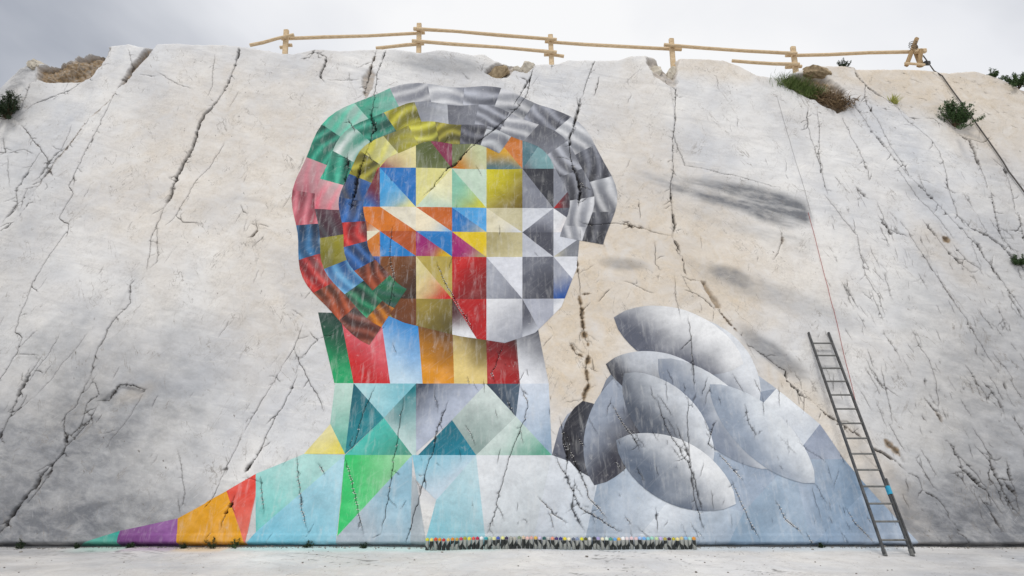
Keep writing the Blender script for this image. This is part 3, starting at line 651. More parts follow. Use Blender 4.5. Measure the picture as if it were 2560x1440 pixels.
def patch(name, polys, colfun, lift=LIFT):
    """convex photo polygons -> one painted patch lying on the wall surface"""
    vid = {}; V = []; T = []
    tri_in = []; ex_v = []; ex_f = []
    for pl in polys:
        q = ccw([on_wall(*p) for p in pl]); qa = np.array(q)
        i0 = max(int((qa[:, 0].min() - U0) / du) - 2, 0); i1 = min(int((qa[:, 0].max() - U0) / du) + 3, NU - 1)
        vt = vtop[i0:i1 + 1]
        j0 = max(int(qa[:, 1].min() / vt.max() * (NV - 1)) - 2, 0); j1 = min(int(qa[:, 1].max() / vt.min() * (NV - 1)) + 3, NV - 1)
        a = A0[j0:j1, i0:i1].ravel()
        tri = np.concatenate([np.stack([a, a + 1, a + 1 + NU], -1), np.stack([a, a + 1 + NU, a + NU], -1)])
        tu, tv = flatU[tri], flatV[tri]
        full = np.ones(len(tri), bool); out = np.zeros(len(tri), bool)
        for k in range(len(q)):
            p, r = q[k], q[(k + 1) % len(q)]
            d = (r[0] - p[0]) * (tv - p[1]) - (r[1] - p[1]) * (tu - p[0])
            full &= (d >= 0).all(1); out |= (d < 0).all(1)
        tri_in.append(tri[full])
        for t3 in tri[~full & ~out]:
            pv = [(flatU[i], flatV[i], flatN[i], flatZ[i, 2]) for i in t3]
            c = clip_convex(pv, q)
            if len(c) >= 3:
                s = len(ex_v); ex_v += c
                for k in range(1, len(c) - 1): ex_f.append((s, s + k, s + k + 1))
    ti = np.concatenate(tri_in) if tri_in else np.zeros((0, 3), int)
    uq, inv = np.unique(ti, return_inverse=True); inv = inv.reshape(-1, 3)
    ev = np.array(ex_v, float).reshape(-1, 4)
    u = np.r_[flatU[uq], ev[:, 0]]; v = np.r_[flatV[uq], ev[:, 1]]; n = np.r_[flatN[uq], ev[:, 2]] + lift; dz = np.r_[flatZ[uq, 2], ev[:, 3]]
    fc = np.concatenate([inv, np.array(ex_f, int).reshape(-1, 3) + len(uq)])
    if len(fc) == 0: return None
    x, y = to_px(u, v); c = colfun(x, y)
    pc = np.ones((len(u), 4)); c = np.clip(c, 0, 1) ** 1.14; lum = (c * np.array([.3, .6, .1])).sum(1, keepdims=True); pc[:, :3] = np.clip((lum + (c - lum) * 1.18) * .95, 0.004, 1)
    zz = np.zeros((len(u), 4)); zz[:, 2] = np.clip(dz, 0, 1); zz[:, 3] = 1
    o = np_mesh(name, np.stack([u, v * sL - n * cL, v * cL + n * sL], -1), fc, M_paint, {'paint': pc, 'zones': zz})
    o.parent = mural; return o

def grad(c1, c2, a, b, pw=1.0):
    """airbrushed fade from colour c1 at photo point a to c2 at b"""
    c1 = np.array(lin(c1)); c2 = np.array(lin(c2)); a = np.array(a, float); d = np.array(b, float) - a; l2 = (d ** 2).sum()
    def f(x, y):
        t = np.clip(((x - a[0]) * d[0] + (y - a[1]) * d[1]) / l2 + .14 * fbm(x * .02, y * .02, 301, 3), 0, 1) ** pw
        t = t * t * (3 - 2 * t); return c1[None] * (1 - t[:, None]) + c2[None] * t[:, None]
    return f

def flow(c1, c2, a, b, ph):
    # the fade of grad() with flowing brushed bands along the arc
    g = grad(c1, c2, a, b); k1 = np.array(lin(c1)); k2 = np.array(lin(c2))
    def f(x, y):
        th = np.arctan2(y - EC[1], x - EC[0]); rr = np.hypot((x - EC[0]) / ERX, (y - EC[1]) / ERY)
        w = .5 + .5 * np.sin(2 * math.pi * (rr * 12 + .55 * np.sin(th * 7 + ph) + .5 * fbm(x * .012, y * .012, 311, 3)) + ph)
        w = w ** 1.6; base = g(x, y); hi = np.clip(k2 * 1.15 + .10, 0, .85); lo = k1 * .55
        return base * .5 + (.5 * (hi[None] * w[:, None] + lo[None] * (1 - w[:, None])))
    return f

def fade(poly, c1, c2, k=0):
    p = np.array(poly, float); return grad(c1, c2, p[k % len(p)], p[(k + len(p) // 2) % len(p)])

# 1. rings of tiles: an arch of arcs, colours on the left, greys on the right
EC = (1135, 540); ERX, ERY = 392, 345
def ept(f, deg):
    k = f * (1 + .10 * math.exp(-((deg - 212) / 32) ** 2) + .05 * math.sin(R(deg * 3 + 20)) + .018 * math.sin(R(deg * 11)))
    return (EC[0] + k * ERX * math.cos(R(deg)), EC[1] - k * ERY * math.sin(R(deg)))
RINGS = [1.0, .86, .71, .56]
ring_cols = [  # by sector from lower left, over the top, to lower right
    [('8f4a35', '3a2a28'), ('b4572f', '5a3a2a'), ('c8392f', '7b2130'), ('2f78a8', '1d3550'), ('e58a94', '8b3a4a'), ('b0606e', 'e9c4c8'), ('3fa98f', '1f5a50'), ('4fb79c', 'd5ebe4'), ('2f9a80', 'a6d8ca'), ('d4d6dc', '8d909a'), ('eceef2', 'a9acb6'), ('c2c5ce', '6d707a'), ('e4e6ec', '85888f'), ('9fa2ac', '5a5c66'), ('f0f2f6', '9da0a8'), ('7d808a', '45464e'), ('d9dce2', '74767e'), ('6a6c74', '3d3e45')],
    [('d98a2b', '5a3a22'), ('1f8f63', '1f3a38'), ('7db5e0', '2a5f9a'), ('6d6a30', 'b9b254'), ('37353c', '6a3a4a'), ('d16a7a', 'f0d6d8'), ('57c0a4', '1f6a5c'), ('e6f0ea', '58b09a'), ('3d9f88', '23584e'), ('c9c45a', '6c6a34'), ('8a8d96', 'd6d9de'), ('5c5e68', 'a4a7b0'), ('b9bcc5', '62646e'), ('dfe1e7', '93969f'), ('4d4f58', '9a9da6'), ('c7cad2', '5f616a'), ('8f929b', '4a4b52'), ('e2e4ea', '9699a2')],
    [('1f4a44', '1f8f63'), ('a8542f', '4a2c26'), ('2a6fb5', '1c3050'), ('d23b35', '6a2430'), ('2a6fb5', '14284a'), ('3a3a44', '2a6fb5'), ('b9b254', '5e5c2c'), ('c9c45a', 'ecebc0'), ('6a6838', 'cfca6a'), ('d9d36a', '7c7a3a'), ('b0a84a', '5c5a36'), ('6f717b', '3f4048'), ('d0d3da', '7a7c86'), ('54565f', '9b9ea7'), ('b1b4bd', '5d5f68'), ('e9ebf0', 'a6a9b2'), ('5a5c65', '393a41'), ('b6b9c1', '6b6d76')]]
A_ST, A_EN = 240.0, -12.0
for r in range(3):
    n = 18; st = (A_EN - A_ST) / n; off = 0.0 if r % 2 == 0 else .5
    for k in range(n + (1 if off else 0)):
        a0 = A_ST + st * (k - off); a1 = a0 + st
        a0 = min(a0, A_ST); a1 = max(a1, A_EN)
        if a0 - a1 < 1 or (r == 2 and (a0 + a1) / 2 < 52): continue
        segs = 4; polys = []
        for s in range(segs):
            b0 = a0 + (a1 - a0) * s / segs; b1 = a0 + (a1 - a0) * (s + 1) / segs
            polys.append([ept(RINGS[r], b0), ept(RINGS[r], b1), ept(RINGS[r + 1], b1), ept(RINGS[r + 1], b0)])
        c1, c2 = ring_cols[r][min(k, n - 1)]
        mid = (a0 + a1) / 2
        patch('painted_arc', polys, flow(c2, c1, ept(RINGS[r + 1], mid + st * .5), ept(RINGS[r], mid - st * .4), r * 3 + k), .008)

# 2. the field of squares and triangles inside the arch
inner = [(905, 760), (880, 640), (905, 460), (1000, 350), (1140, 315), (1300, 330), (1415, 400), (1455, 540), (1442, 670), (1404, 765), (1338, 830), (1262, 856), (1150, 838), (1010, 806)]
quilt = [['6c6a34', 'd9cf8a', '8f3f5c', '7f8662', 'c98226', '5e7f88', '6d707a'], ['c8322f', '2a7fc0', 'e6e2a8', 'cfe0d0', 'd9d04a', '3c3e46', '9a9da6'], ['d98a2b', 'e9e4d4', 'c9771f', '6db0e2', 'cfc9ac', 'dfe2e8', '6a6c76'],
         ['e9e4cf', 'b9661f', '2a86c4', 'e8d02e', 'b6ad86', '5a5c66', 'd8dbe2'], ['1f57a0', '8a5a22', 'c2b270', 'cc2a2a', 'e4e6ec', '7c7f89', 'e9ebf0'], ['1a4a8c', '7a4c1e', 'a8985a', 'b82626', 'f0f1f4', 'b9bcc6', 'd0d3da']]
alt = [['b9b254', 'f0e8b8', '5f6a3a', 'cfd6b4', 'e0b03a', '8fb0b4', 'c4c7d0'], ['7a2024', '5aa9dd', 'f4f0cc', '9fd0bc', '7a6a2a', '8b8e98', '44464e'], ['b8641c', 'd98a2b', 'f2e8d0', '2a7fc0', 'e2dcc4', 'a9acb5', 'eef0f3'],
       ['d0892c', '2f8fcc', 'a0327a', 'a83279', 'd6cfae', 'c9ccd4', '85888f'], ['12305c', '3f2a16', 'e6dcae', '7a1a1e', 'b4b7c0', '50525c', 'aeb1ba'], ['0f264a', '33220f', '6a6038', '4e1214', 'a6a9b2', '62646e', 'f0f1f4']]
gx = [868, 950, 1040, 1130, 1216, 1306, 1384, 1470]; gy = [310, 420, 518, 578, 640, 745, 885]
for r in range(6):
    for k in range(7):
        x0, x1, y0, y1 = gx[k], gx[k + 1], gy[r], gy[r + 1]
        if (r + k) % 2 == 0 or (r, k) in ((2, 1), (3, 2), (2, 3)): cells = [[(x0, y0), (x1, y0), (x1, y1)], [(x0, y0), (x1, y1), (x0, y1)]]
        elif r < 4 and k != 4: cells = [[(x0, y0), (x1, y0), (x0, y1)], [(x1, y0), (x1, y1), (x0, y1)]]
        else: cells = [[(x0, y0), (x1, y0), (x1, y1), (x0, y1)]]
        for q, cell in enumerate(cells):
            pl = clip_convex([tuple(p) for p in ccw(cell)], ccw(inner))
            if len(pl) < 3: continue
            c1, c2 = quilt[r][k], alt[r][k]
            if q: c1, c2 = c2, c1
            patch('painted_tile', [pl], lift=.0055, colfun=grad(c1, c2 if len(cells) == 1 else c1, pl[0], pl[len(pl) // 2]) if q == 0 else grad(c1, quilt[r][(k + 1) % 7], pl[0], pl[len(pl) // 2], 2.2))

# 3. upright stripes carrying the arch
sx = [836, 884, 975, 1056, 1135, 1218, 1300, 1372]
tx = [796, 850, 950, 1042, 1130, 1214, 1286, 1338]
sc = [('14443a', '2fb07a'), ('e58a94', 'c8322f'), ('4f9ad8', 'd3e6f2'), ('5a3c1c', 'e6a848'), ('54441f', 'ecd9a0'), ('3a1214', 'b02c2c'), ('50525c', 'eef0f4')]
def ey(x, f=.56):
    t = (x - EC[0]) / (ERX * f); return EC[1] + ERY * f * math.sqrt(max(0, 1 - t * t)) if abs(t) < 1 else 560
def ring_low(x):   # lower edge of the arch at photo x
    p0, p1 = (ept(1.0, A_ST), ept(.56, A_ST)) if x < EC[0] else (ept(.56, A_EN), ept(1.0, A_EN))
    return p0[1] + (p1[1] - p0[1]) * (x - p0[0]) / (p1[0] - p0[0])
for k in range(7):
    x0, x1 = sx[k], sx[k + 1]; polys = []
    polys = [[(tx[k], 782), (tx[k + 1], 782), (x1, 958), (x0, 958)]]
    patch('painted_stripe', polys, grad(sc[k][0], sc[k][1], (x1, 815), (x0, 950)))

# 4. pale triangles below, running out to the left along the foot
FOOT = 1364
tris = [([(838, 958), (884, 958), (862, 1135), (826, 1060)], 'cfe6dd', '7fbfb0'), ([(826, 1060), (862, 1135), (760, 1135)], 'f2ecc4', 'e8dc7a'), ([(884, 958), (960, 1045), (862, 1135)], '1f6a78', '3f8f98'), ([(884, 958), (1040, 958), (960, 1045)], 'bfe0e4', '8fc6d2'),
        ([(960, 1045), (1030, 1137), (862, 1137)], '6fc9be', '4f9a86'), ([(1040, 958), (1040, 1137), (1030, 1137), (960, 1045)], '2f8088', 'cfe2e0'), ([(1040, 958), (1215, 958), (1130, 1050), (1040, 1130)], '3c4658', 'c9d0de'), ([(1130, 1050), (1190, 1137), (1045, 1137)], '0f7f90', '2a90a4'),
        ([(1215, 958), (1290, 1040), (1190, 1137), (1130, 1050)], 'e2ebe8', '9fb0ac'), ([(1215, 958), (1300, 958), (1290, 1040)], '3a4656', '5f7080'), ([(1300, 958), (1372, 958), (1380, 1137), (1290, 1040)], 'dfe6f0', '9fb4c8'), ([(1290, 1040), (1380, 1137), (1190, 1137)], 'd8e4e0', '6fae98'),
        ([(760, 1135), (862, 1137), (640, 1330), (640, 1185)], 'bfe2de', '7fc8c4'), ([(862, 1137), (838, 1362), (612, 1362), (640, 1330)], 'bfe0ea', '8fc8da'), ([(862, 1137), (1030, 1137), (842, 1340)], '62cf88', 'a8d8b0'), ([(1030, 1137), (1025, 1362), (838, 1362), (842, 1340)], 'a9cfe0', 'bcc4cc'),
        ([(1030, 1137), (1190, 1137), (1090, 1250), (1040, 1200)], 'a3d4e4', 'd8e4ee'), ([(1030, 1137), (1040, 1200), (1090, 1250), (1060, 1362), (1025, 1362)], 'd6dcde', 'b4bcc2'), ([(1190, 1137), (1215, 1362), (1060, 1362), (1090, 1250)], 'cfe4ea', '9fd0dc'), ([(1190, 1137), (1380, 1137), (1330, 1362), (1215, 1362)], 'eef1f4', 'd4dade'),
        ([(640, 1185), (640, 1240), (612, 1362), (568, 1228)], 'e05a50', 'e58a7c'), ([(568, 1228), (612, 1362), (440, 1364), (444, 1296)], 'efb61e', 'd8a844'), ([(444, 1296), (440, 1364), (290, 1364), (300, 1327)], '9a6aa4', '7f4f86'), ([(300, 1327), (290, 1364), (190, 1364)], '4aa79c', '7fc2b4')]
for pl, c1, c2 in tris:
    patch('painted_triangle', [pl], fade(pl, c1, c2))

# 5. the grey mound on the right: broad overlapping discs and facets in greys
def petal(cx, cy, rx, ry, rot, cd, cl, lift):
    # a pointed lens shape, sprayed light along one side and dark along the other
    a = R(rot); loc = [(t, (1 - t * t) ** .75) for t in np.linspace(-1, 1, 18)]; loc = loc + [(t, -w) for t, w in loc[-2:0:-1]]
    pl = [(cx + rx * t * math.cos(a) - ry * w * math.sin(a), cy + rx * t * math.sin(a) + ry * w * math.cos(a)) for t, w in loc]
    k1 = np.array(lin(cd)); k2 = np.array(lin(cl))
    def f(x, y):
        dx, dy = x - cx, y - cy; p = (dx * math.cos(a) + dy * math.sin(a)) / rx; q = (-dx * math.sin(a) + dy * math.cos(a)) / ry
        t = sstep(-.75, .85, -q + .35 * p + .5 * fbm(x * .012, y * .012, 321, 4)); t = t * (.75 + .25 * sstep(-1, .3, p))
        return k1[None] * (1 - t[:, None]) + k2[None] * t[:, None]
    patch('painted_petal', [pl], f, lift)
for k, o_ in enumerate(((1478, 1100, 100, 72, 78, '33343c', '80858f'), (1548, 1060, 165, 78, -68, '44454f', 'a8b0bd'), (1790, 900, 150, 72, 44, '7d8492', 'eef1f5'), (1696, 852, 172, 76, 20, '6a6e7a', 'fafbfc'), (1650, 945, 140, 62, 14, '3f414a', 'e2e6ec'),
                        (1790, 1035, 200, 72, 43, '8d96a5', 'f2f5f8'), (1670, 1050, 160, 74, 46, '5f6672', 'eaeef3'), (1690, 1180, 170, 78, 28, '6f7988', 'f6f8fa'), (1905, 1085, 180, 62, 43, 'a2acba', 'eef2f6'))):
    petal(*o_, .0055 + .0011 * k)
facets = [([(1380, 1137), (1398, 1070), (1418, 1036), (1450, 1014), (1490, 1012), (1500, 1180)], '6c6f7a', 'b4bac6'), ([(1380, 1137), (1500, 1180), (1460, 1362), (1330, 1362)], 'e9edf2', 'cdd4dc'), ([(1490, 1012), (1515, 950), (1560, 900), (1640, 1060), (1500, 1180)], '5a5c68', 'a4adba'), ([(1500, 1180), (1640, 1060), (1690, 1230), (1580, 1362), (1460, 1362)], 'aab6c4', 'dde3ea'),
          ([(1740, 900), (1862, 915), (1940, 972), (1800, 1000)], 'eceff4', 'c3cad4'), ([(1740, 900), (1800, 1000), (1780, 1130), (1640, 1060)], 'cfd6df', '909aaa'), ([(1800, 1000), (1940, 972), (1860, 1060)], 'b4bcc9', 'a3acba'), ([(1800, 1000), (1860, 1060), (1980, 1148), (1780, 1130)], 'dfe5ec', 'b8c1cd'),
          ([(1940, 972), (2050, 1060), (1980, 1148), (1860, 1060)], 'f1f4f7', 'dce2ea'), ([(2050, 1060), (2110, 1148), (1980, 1148)], 'a9b1c1', 'b9c1cf'), ([(1640, 1060), (1780, 1130), (1690, 1230)], 'f3f5f8', 'a8b1be'), ([(1690, 1230), (1780, 1130), (1980, 1148), (1860, 1280)], 'c4cedb', 'a2afc0'),
          ([(1690, 1230), (1860, 1280), (1820, 1362), (1580, 1362)], 'e6ebf1', 'b2bfcd'), ([(1980, 1148), (2030, 1362), (1820, 1362), (1860, 1280)], 'b4c2d1', '9fb2c4'), ([(1980, 1148), (2110, 1148), (2170, 1220), (2030, 1362)], 'c2cddb', '8fa3b8'), ([(2170, 1220), (2300, 1362), (2030, 1362)], 'a0b2c6', 'b9c3d0')]
for pl, c1, c2 in facets:
    patch('painted_facet', [pl], fade(pl, c1, c2))

# ------------------------------------------------------------------ timber fence along the top
FY0 = 2.66
fence = empty('timber_fence', on_plane_y(1377, 150, FY0)); tag(fence, 'rustic pale timber rail fence along the top edge of the quarry wall', 'fence')
posts = [(716, 76, 713, 128), (1048, 60, 1047, 126), (1376, 88, 1379, 158), (1678, 98, 1682, 150), (1982, 118, 1990, 182)]
for i, (xa, ya, xb, yb) in enumerate(posts):
    p1 = on_plane_y(xa, ya, FY0); p0 = on_plane_y(xb, yb, FY0); d = p0 - p1; p0 = p0 + d / np.linalg.norm(d) * .45
    V, Fc = hexa(p0, p1, .135, .10, (0, 1, 0), bev=.16)
    mesh_obj('post', V, Fc, M_wood, fence)
def rail(xa, ya, xb, yb, y0=-.11, r=.048):
    a = on_plane_y(xa, ya, FY0 + y0); b = on_plane_y(xb, yb, FY0 + y0)
    m = [a + (b - a) * t + np.array([0, 0, .03 * math.sin(math.pi * t) * random.uniform(-1, 1)]) for t in (0, .3, .6, 1)]
    V, Fc = tube_geo(m, [r * random.uniform(.9, 1.1) for _ in m], 10); mesh_obj('rail', V, Fc, M_wood, fence)
rail(625, 113, 735, 87); rail(704, 97, 1062, 82, .10); rail(1034, 72, 1392, 99, -.11); rail(1362, 104, 1704, 124, .10); rail(1660, 112, 1992, 134, -.11); rail(1964, 139, 2312, 129, .10)
rail(700, 119, 730, 113, .1); rail(940, 121, 1060, 109, .10); rail(1030, 102, 1392, 131, -.11); rail(1360, 137, 1410, 141, .10); rail(1830, 152, 1998, 161, -.11); rail(1964, 168, 2004, 166, .10)
# braced end of the fence
for (xa, ya, xb, yb, w, m, yo) in ((2292, 96, 2266, 164, .10, M_wood_old, 0), (2284, 112, 2304, 166, .13, M_wood_old, .12), (2303, 124, 2297, 166, .10, M_wood_old, -.12), (2262, 158, 2312, 162, .06, M_wood, -.18), (2285, 128, 2314, 127, .12, M_wood, -.02)):
    p1 = on_plane_y(xa, ya, FY0 + yo); p0 = on_plane_y(xb, yb, FY0 + yo)
    V, Fc = hexa(p0, p1, w, w * .85, (0, 1, .1), bev=.18); mesh_obj('brace', V, Fc, m, fence)
pb = on_plane_y(2317, 158, FY0 - .1)
V, Fc = hexa(pb + np.array([-.07, 0, 0]), pb + np.array([.07, 0, 0]), .10, .10, (0, 0, 1)); mesh_obj('cable_clamp', V, Fc, M_dark_metal, fence)
# binding wire round the end frame
wc = on_plane_y(2285, 116, FY0); W = []
for k in range(40): a = k / 39 * 5 * 2 * math.pi; W.append(wc + np.array([.10 * math.cos(a) - .02 + .02 * math.sin(a * .37), .09 * math.sin(a), .16 - .32 * k / 39]))
V, Fc = tube_geo(W, [.008] * 40, 5); mesh_obj('binding_wire', V, Fc, M_cable, fence)

# cable from the fence end down the right of the wall
ca = on_plane_y(2308, 139, FY0 - .12); cb = wall_at(2720, 700, .03)
pts = []
for k in range(26):
    t = k / 25; p = ca + (cb - ca) * t; p = p + np.array([0, 0, -.12 * math.sin(math.pi * t)]); pts.append(p)
# keep it in front of the stone
for k in range(1, 26):
    u = pts[k][0]; v = pts[k][1] * sL + pts[k][2] * cL; n = np.dot(pts[k], WN); nn = surf(u, v) + .05
    if n < nn: pts[k] = pts[k] + WN * (nn - n)
V, Fc = tube_geo(pts, [.016] * 26, 6); o = mesh_obj('steel_cable', V, Fc, M_cable); tag(o, 'dark cable running from the fence end down across the right of the wall', 'cable')
# thin red chalk string hanging on the wall beside the ladder
pts = [wall_at(1942 + (2158 - 1942) * t, 235 + (1060 - 235) * t, .012) for t in np.linspace(.36, 1, 90)]
V, Fc = tube_geo(pts, [.005] * len(pts), 4); o = mesh_obj('marking_string', V, Fc, M_red); tag(o, 'thin red string hanging down the wall right of the ladder top', 'string')

# ------------------------------------------------------------------ ladder
la0, lb0 = on_floor(2213, 1388), on_floor(2281, 1388)
la1, lb1 = wall_at(2020, 833, .05), wall_at(2069, 833, .05)
wdt = np.linalg.norm(lb0 - la0); mid1 = (la1 + lb1) / 2; ax = np.array([1.0, 0, 0]) * wdt * .5
mid0 = (la0 + lb0) / 2; mid0[2] = floor_z(mid0[0], mid0[1]) + .012
la0, lb0, la1, lb1 = mid0 - ax, mid0 + ax, mid1 - ax * .94, mid1 + ax * .94
ladder = empty('ladder', mid0); tag(ladder, 'long dark metal ladder leaning against the wall at the right', 'ladder')
ldir = mid1 - mid0; ln = np.cross([1, 0, 0], ldir / np.linalg.norm(ldir)); 
for a, b in ((la0, la1), (lb0, lb1)):
    V, Fc = hexa(a, b, .038, .062, (0, 1, 0), bev=.2); ro = mesh_obj('rail', V, Fc, M_steel, ladder)
    d = (b - a) / np.linalg.norm(b - a)
    s = 1 if a is lb0 else -1
    o1 = np.array([s * .022, 0, 0])
    V, Fc = hexa(a + o1 - d * .0 + np.array([0, -.03, 0]) + d * .03, a + o1 + np.array([0, -.03, 0]) + (b - a) * .29, .030, .055, (0, 1, 0), bev=.2); mesh_obj('lower_rail', V, Fc, M_steel, ladder)
    V, Fc = hexa(a - d * .012, a + d * .09, .055, .085, (0, 1, 0), bev=.25); mesh_obj('foot', V, Fc, M_rung, ladder)
px_r = [858, 888, 921, 953, 987, 1021, 1058, 1095, 1134, 1174, 1216, 1259, 1304, 1350]
# even rungs between the photographed first and last one
def t_of(yy):
    lo, hi = 0.0, 1.0
    for _ in range(40):
        m = (lo + hi) / 2; p = mid0 + (mid1 - mid0) * m; r = p - CAM
        y = 720 - F * (-r[1] * sp + r[2] * cp) / (r[1] * cp + r[2] * sp)
        if y > yy: lo = m
        else: hi = m
    return (lo + hi) / 2
t0, t1 = t_of(1350), t_of(858)
for k in range(14):
    t = t0 + (t1 - t0) * k / 13
    V, Fc = tube_geo([la0 + (la1 - la0) * t, lb0 + (lb1 - lb0) * t], [.017, .017], 10); mesh_obj('rung', V, Fc, M_rung, ladder)
t = t_of(1226); p = lb0 + (lb1 - lb0) * t; d = (lb1 - lb0) / np.linalg.norm(lb1 - lb0)
V, Fc = hexa(p - d * .07 + np.array([.008, -.012, 0]), p + d * .07 + np.array([.008, -.012, 0]), .066, .095, (0, 1, 0), bev=.2); mesh_obj('tape_band', V, Fc, M_tape, ladder)

# ------------------------------------------------------------------ row of spray cans along the foot of the mural
CAPS = [('yellow', 'd9d648'), ('yellow', 'e8dc7a'), ('orange red', 'd4552f'), ('amber', 'd9a62a'), ('red', 'c23a3a'), ('pale amber', 'e3c46c'), ('orange', 'dc9030'), ('mustard', 'c2a44a'), ('pink red', 'd0475c'), ('olive', 'a8a83a'), ('bright yellow', 'e8e04a'), ('coral', 'e0605a'), ('crimson', 'b82a50'), ('white', 'f0f0f0'), ('teal', '3aa6b0'), ('pale green', 'b8c8b0'), ('pale yellow', 'e6e6a8'), ('blue', '4a62b8'), ('lemon', 'e6e69a'), ('dark purple', '3a3050'), ('grey', 'a8a8a0'), ('stone grey', 'b8b4a8'), ('sage green', '8a9a80'), ('beige', 'd0c0a8'), ('pale pink', 'e8c0b8'), ('dusty pink', 'd8a8a0'), ('golden', 'dcb860'), ('lilac', 'c8c0e0'), ('dark teal', '2a5a5a'), ('silver', 'c4c4c4'), ('salmon', 'e8a088'), ('violet', '4a3a70'), ('indigo', '3a3a80'), ('sunny yellow', 'e8d848'), ('ivory', 'f0ead0'), ('slate', '606878'),
        ('blue grey', '8898b8'), ('canary yellow', 'e4e040'), ('dark olive', '5a5a30'), ('off white', 'e8e8e0'), ('charcoal', '38383c'), ('lavender', 'b0a8d8'), ('cream', 'eee6c8'), ('mint white', 'dcece0'), ('sea green', '5a9a88'), ('sky blue', '6aa8dc'), ('warm yellow', 'e4b850'), ('chalk white', 'f4f4f4'), ('rosy white', 'ecdcdc'), ('powder pink', 'e8ccd0'), ('shell pink', 'e4c8c8'), ('light blue', 'a8c8f0'), ('azure', '7ab4ec'), ('aqua', '90d0d8'), ('mint', 'a8dcc8'), ('pistachio', 'c8dca8'), ('pale lilac', 'ccb8e8'), ('khaki', 'b4a850'), ('plum', '402848'), ('olive yellow', 'c0b840'), ('vanilla', 'ece0a0'), ('sand', 'd8c890'), ('baby blue', '8cbce4'), ('pale mint', 'b0e0d4'), ('tangerine', 'e09838')]
NC = len(CAPS)
ones = ['', 'first', 'second', 'third', 'fourth', 'fifth', 'sixth', 'seventh', 'eighth', 'ninth', 'tenth', 'eleventh', 'twelfth', 'thirteenth', 'fourteenth', 'fifteenth', 'sixteenth', 'seventeenth', 'eighteenth', 'nineteenth']
def ordinal(n):
    if n < 20: return ones[n]
    t = n // 10; tens = ['', '', 'twent', 'thirt', 'fort', 'fift', 'sixt'][t]
    return tens + 'ieth' if n % 10 == 0 else tens + 'y-' + ones[n % 10]
def lathe(prof, n=16):
    V = []; Fc = []
    for r, z in prof:
        for k in range(n): a = 2 * math.pi * k / n; V.append((r * math.cos(a), r * math.sin(a), z))
    for i in range(len(prof) - 1):
        for k in range(n): q = (k + 1) % n; Fc.append((i * n + k, i * n + q, (i + 1) * n + q, (i + 1) * n + k))
    Fc.append(tuple(reversed(range(n)))); Fc.append(tuple((len(prof) - 1) * n + k for k in range(n))); return V, Fc
def add_mesh(name, V, Fc, mat, smooth=True):
    me = bpy.data.meshes.new(name); me.from_pydata(V, [], Fc); me.update(); me.materials.append(mat)
    if smooth: me.polygons.foreach_set('use_smooth', [len(p.vertices) < 6 for p in me.polygons])
    return me
M_can = simple('can_print', (0.27, 0.28, 0.26), (0.40, 0.41, 0.38), 40, .4, .25, .5)
M_canlabel = simple('can_label_dark', (0.012, 0.014, 0.014), (0.035, 0.04, 0.038), 60, .45)
M_tin = simple('tin_rim', (0.42, 0.42, 0.42), (0.60, 0.60, 0.60), 30, .35, .85)
me_body = add_mesh('body', *lathe([(.0295, 0), (.0325, .003), (.0325, .147), (.0315, .150), (.0305, .152)]), M_can)
me_rim = add_mesh('rim', *lathe([(.0305, .150), (.0305, .154), (.0275, .160), (.021, .166), (.0145, .168), (.0145, .172)]), M_tin)
def label_mesh(seed, hand):
    """dark diagonal printed sheet wrapped round the can, 0.6 mm proud"""
    r = random.Random(seed); V = []; Fc = []; n = 18; k0 = r.uniform(.2, .8); sl = r.uniform(.6, 1.2) * hand
    for i in range(n + 1):
        a = math.pi * (1.0 + i / n); f = i / n
        m = .075 + sl * .11 * (f - k0) + .006 * math.sin(9 * f + seed)
        lo, hi = (0.004, max(.006, min(.146, m))) if seed % 2 else (max(.004, min(.144, m)), .146)
        for z in (lo, hi): V.append((.0331 * math.cos(a), .0331 * math.sin(a), z))
    for i in range(n): Fc.append((2 * i, 2 * i + 2, 2 * i + 3, 2 * i + 1))
    return add_mesh('label', V, Fc, M_canlabel)
labels = [label_mesh(s, 1 if s % 3 else -1) for s in range(8)]
cap_cache = {}
x_l, x_r = on_floor(1068, 1370.5)[0], on_floor(1737, 1370.5)[0]; y_c = on_floor(1400, 1370.5)[1]
for i, (cname, chex) in enumerate(CAPS):
    x = x_l + (x_r - x_l) * i / (NC - 1) + random.uniform(-.004, .004); y = y_c + random.uniform(-.012, .012)
    root = empty('spray_can', (x, y, floor_z(x, y) + .003)); root.rotation_euler = (random.uniform(-.015, .015), random.uniform(-.02, .02), random.uniform(-.9, .9)); s = random.choice([.98, 1.0, 1.0, 1.03]); root.scale = (s, s, s)
    tag(root, f'spray paint can with {cname} cap, {ordinal(i + 1)} from the left in the row', 'spray can', 'spray cans lined up at the foot of the mural')
    if chex not in cap_cache:
        c = lin(chex); mc = simple('cap_' + cname.replace(' ', '_'), tuple(v * .82 for v in c), c, 25, .45)
        cap_cache[chex] = (add_mesh('cap', *lathe([(.0312, .150), (.0318, .154), (.0318, .180), (.030, .186), (.0245, .1885)]), mc), add_mesh('nozzle', *lathe([(.0085, .1885), (.0085, .199), (.0065, .202)], 10), mc))
    for me in (me_body, labels[random.randrange(8)]) + ((me_rim,) if random.random() < .25 else ()):
        o = bpy.data.objects.new(me.name.split('.')[0], me); col.objects.link(o); o.parent = root
    for me in cap_cache[chex]:
        o = bpy.data.objects.new(me.name.split('.')[0], me); col.objects.link(o); o.parent = root

